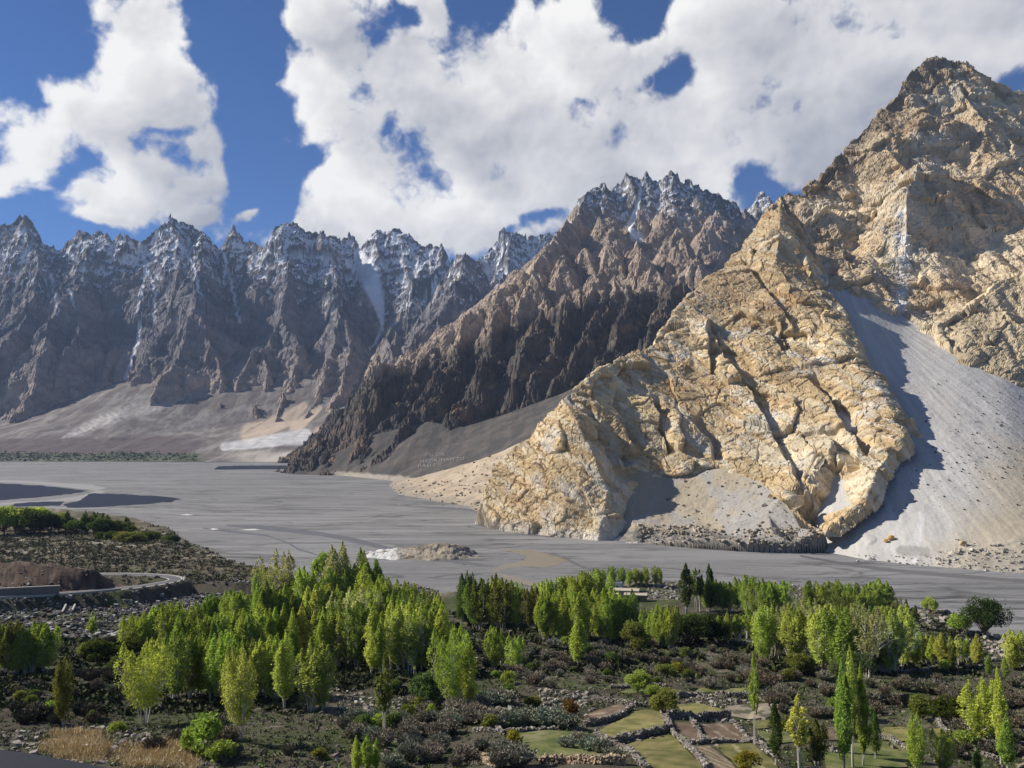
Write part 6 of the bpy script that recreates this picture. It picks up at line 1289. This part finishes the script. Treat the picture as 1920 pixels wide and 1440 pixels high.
house(1176, 1211, 1127, 3.4, 6, 'low flat-roofed house at the right of the long tan house', STW, [('window', -.5, .9, 1.2, .9), ('door', .3, 1.1, .3, 1.9)], -10)
def shed(px0, px1, by, h, label, m, mr):
    a, b = at(px0, by), at(px1, by); L = math.dist(a[:2], b[:2]); r = link('shed', None); r.location = ((a[0] + b[0]) / 2, a[1], a[2] - .2); tag(r, label, 'shed')
    w = link('wall', box_mesh('wall', L, 4, h, .04), m, r); rf = link('roof', box_mesh('roof', L + .6, 4.6, .3, .05), mr, r); rf.location = (0, 0, h + .003); d = link('door', box_mesh('door', 1, .1, 1.9, .01), DARKW, r); d.location = (L * .2, -2.02, .2)
shed(540, 556, 1092, 3.0, 'small pale blue shed behind the left grove', plain_mat('blue_paint', (.30, .42, .50), .7, .15, 1), plain_mat('tin', (.5, .55, .58), .5, .15, 1))
shed(768, 784, 1132, 2.6, 'tiny flat-roofed hut at the right end of the left grove', STW, ROOF)
for px_, by_, ty_, lab in ((557, 1080, 1054, 'thin utility pole beside the pale blue shed'), (1226, 1116, 1078, 'thin utility pole on the rubble beside the village house')):
    x, y, z = at(px_, by_); H = (by_ - ty_) * y / FPX; r = link('utility_pole', None); r.location = (x, y, z); tag(r, lab, 'utility pole')
    p = link('pole', tubes('pole', [([(0, 0, -.5), (0, 0, H * .5), (0, 0, H)], .14, .09)], DBARK), None, r); c = link('crossarm', box_mesh('crossarm', 1.6, .12, .14, .01), DBARK, r); c.location = (0, 0, H * .92)
# boulders on the scree and rocks at the water's edge
def zat(name, x, y):
    g, Z = GR[name]; r = int(np.clip(np.searchsorted(g.Ys, y), 0, g.shape[0] - 1)); c = int(np.clip(np.searchsorted(g.u, x / y), 0, g.shape[1] - 1)); return float(Z[r, c])
def on(name, px, py):
    g, Z = GR[name]; dx, dy, dz = ray(px, py); ys = np.linspace(g.Ys[0], g.Ys[-1], 1500); r = np.clip(np.searchsorted(g.Ys, ys), 0, g.shape[0] - 1); c = int(np.clip(np.searchsorted(g.u, dx / dy), 0, g.shape[1] - 1))
    i = int(np.argmax(CAMZ + dz / dy * ys - Z[r, c] < 0)); y = ys[i]; return dx / dy * y, y, float(Z[r[i], c])
def boulder(name, surf, px, py, s, col, label, seed, squash=.8):
    import bmesh
    bm = bmesh.new(); bmesh.ops.create_icosphere(bm, subdivisions=3, radius=s / 2); r = random.Random(seed); pl = [(Vector((r.gauss(0, 1), r.gauss(0, 1), r.gauss(0, 1))).normalized(), s * r.uniform(.28, .42)) for _ in range(11)]
    for v in bm.verts:
        for n, d in pl:
            e = v.co.dot(n) - d
            if e > 0: v.co -= n * e
        v.co.z *= squash
    me = bpy.data.meshes.new(name); bm.to_mesh(me); bm.free(); o = link(name, me, plain_mat('boulder_stone', col, .9, .3, .5)); x, y, z = on(surf, px, py) if surf else PZ(px, py, 0); o.location = (x, y, z + s * .2); tag(o, label, 'boulder')
boulder('boulder', 'scree_slope', 1671, 1012, 6.5, (.55, .34, .13), 'larger orange boulder on the grey scree slope', 1); boulder('boulder', 'scree_slope', 1661, 1017, 4.5, (.52, .32, .12), 'smaller orange boulder at the left of the larger orange one', 2)
boulder('boulder', 'scree_slope', 1806, 1022, 6, (.48, .36, .2), 'tan boulder on the low rubble at the right of the scree foot', 3); boulder('boulder', None, 1608, 1053, 3.0, (.6, .58, .54), 'white rock at the scree foot by the river', 4)
boulder('boulder', None, 902, 966, 9.0, (.50, .42, .30), 'upright tan rock in the silt before the golden cliff foot', 5, 1.3)
def far_rubble(surf, regions, n, size, label, seed, lo, hi, name='rubble', flat=.75):
    r = random.Random(seed); C, S = [], []
    for (x0, x1, y0, y1), m in zip(regions, n):
        for _ in range(m):
            x, y, z = on(surf, r.uniform(x0, x1), r.uniform(y0, y1)); s = size[0] + (size[1] - size[0]) * r.random() ** 3
            if z > -1.5: C.append((x, y, z + .15 * s)); S.append(s)
    tag(link(name, stones(name, C, np.array(S), stone_cols(len(S), seed, lo, hi), seed, SM, flat)), label, name, kind='stuff')
far_rubble('debris_fan', [(-200, 370, 850, 864), (-200, 300, 846, 858)], [1700, 500], (2.0, 7.0), 'distant dark green strip of woodland across the river at left', 31, (.035, .055, .02), (.10, .14, .045), 'woodland', .8)
far_rubble('talus_slope', [(1190, 1520, 992, 1036), (1190, 1330, 985, 1006), (1400, 1540, 990, 1036), (1280, 1500, 880, 1000)], [260, 180, 280, 80], (.5, 3.0), 'broken rocks on the bank below the golden cliff', 21, (.28, .24, .18), (.60, .52, .40))
far_rubble('scree_slope', [(1760, 1925, 1030, 1078), (1540, 1760, 1040, 1064), (1790, 1925, 1010, 1040)], [260, 110, 60], (.4, 2.4), 'pale broken rocks along the scree foot', 22, (.36, .33, .27), (.66, .62, .54))
far_rubble('scree_slope', [(1690, 1925, 700, 960), (1780, 1925, 740, 900), (1650, 1760, 830, 960)], [130, 150, 30], (.5, 1.7), 'small dark scrub tufts dotted over the scree', 23, (.05, .05, .035), (.10, .095, .06), 'scrub', .7)
far_rubble('talus_slope', [(1220, 1500, 880, 990)], [90], (.5, 1.5), 'small dark scrub tufts dotted over the talus', 24, (.05, .05, .035), (.10, .095, .06), 'scrub', .7)
far_rubble('gravel_fan', [(720, 920, 900, 972), (860, 1000, 855, 900)], [260, 80], (1.2, 4.5), 'scattered rocks on the tan gravel fan', 25, (.22, .19, .15), (.6, .54, .44))
far_rubble('island', [(735, 830, 996, 1016), (672, 760, 1012, 1034), (850, 930, 1018, 1032)], [260, 200, 60], (.3, 1.3), 'white and grey broken rocks on the stony island', 26, (.38, .36, .33), (.72, .70, .67))
# driftwood-like dark log on the island top
x, y, z = on('island', 850, 1003); lg = link('log', tubes('log', [([(x, y, z + .4), (x + 5, y + 2, z + 1.6), (x + 9, y + 3, z + 3.2)], .5, .25)], DBARK)); tag(lg, 'dark bare log sticking out of the top of the stony island', 'log')
# white stone lettering on the dark scree
LETT = plain_mat('whitened_stones', (.22, .215, .21), .9, .6, .25)
def lettering(text, px, py, w, h, slope, label):
    cu = bpy.data.curves.new('lettering', 'FONT'); cu.body = text; cu.size = 1; cu.resolution_u = 2; o = bpy.data.objects.new('lettering', cu); COL.objects.link(o)
    dg = bpy.context.evaluated_depsgraph_get(); me = bpy.data.meshes.new_from_object(o.evaluated_get(dg)); COL.objects.unlink(o); bpy.data.objects.remove(o)
    import bmesh
    bm = bmesh.new(); bm.from_mesh(me); bmesh.ops.triangulate(bm, faces=bm.faces[:]); bmesh.ops.subdivide_edges(bm, edges=[e for e in bm.edges if e.calc_length() > .25], cuts=2, use_grid_fill=False)
    xs = [v.co.x for v in bm.verts]; W = max(xs)
    for v in bm.verts:
        tx, ty = v.co.x / W, v.co.y; X, Y, Z = on('spire_mountain', px + tx * w, py - ty * h - slope * tx); v.co = (X, Y - .5, Z + .9)
    bm.to_mesh(me); bm.free(); me.name = 'lettering'; me.materials.clear(); me.materials.append(LETT); tag(link('lettering', me), label, 'lettering')
lettering('WELL COME', 796, 857, 38, 8.5, 2, 'top line of white stone lettering on the dark scree')
lettering('HAZIR IMAM TO', 787, 869, 84, 8.5, 6, 'long middle line of white stone lettering on the dark scree')
lettering('PASU', 783, 878, 32, 8.5, 3, 'short bottom line of white stone lettering on the dark scree')
# ------------------------------------------------------------------ the air
hz = link('haze', box_mesh('haze', 30000, 22000, 2600, 0)); hz.location = (0, 6000, -60); tag(hz, 'thin blue valley haze', 'haze', kind='stuff')
hm = bpy.data.materials.new('haze'); hm.use_nodes = True; ht = hm.node_tree; ht.nodes.clear(); ho = ht.nodes.new('ShaderNodeOutputMaterial'); pv = ht.nodes.new('ShaderNodeVolumePrincipled')
pv.inputs['Color'].default_value = (.50, .68, 1.0, 1); pv.inputs['Density'].default_value = 2.4e-5; pv.inputs['Anisotropy'].default_value = .0
ht.links.new(pv.outputs[0], ho.inputs['Volume']); hz.data.materials.append(hm)
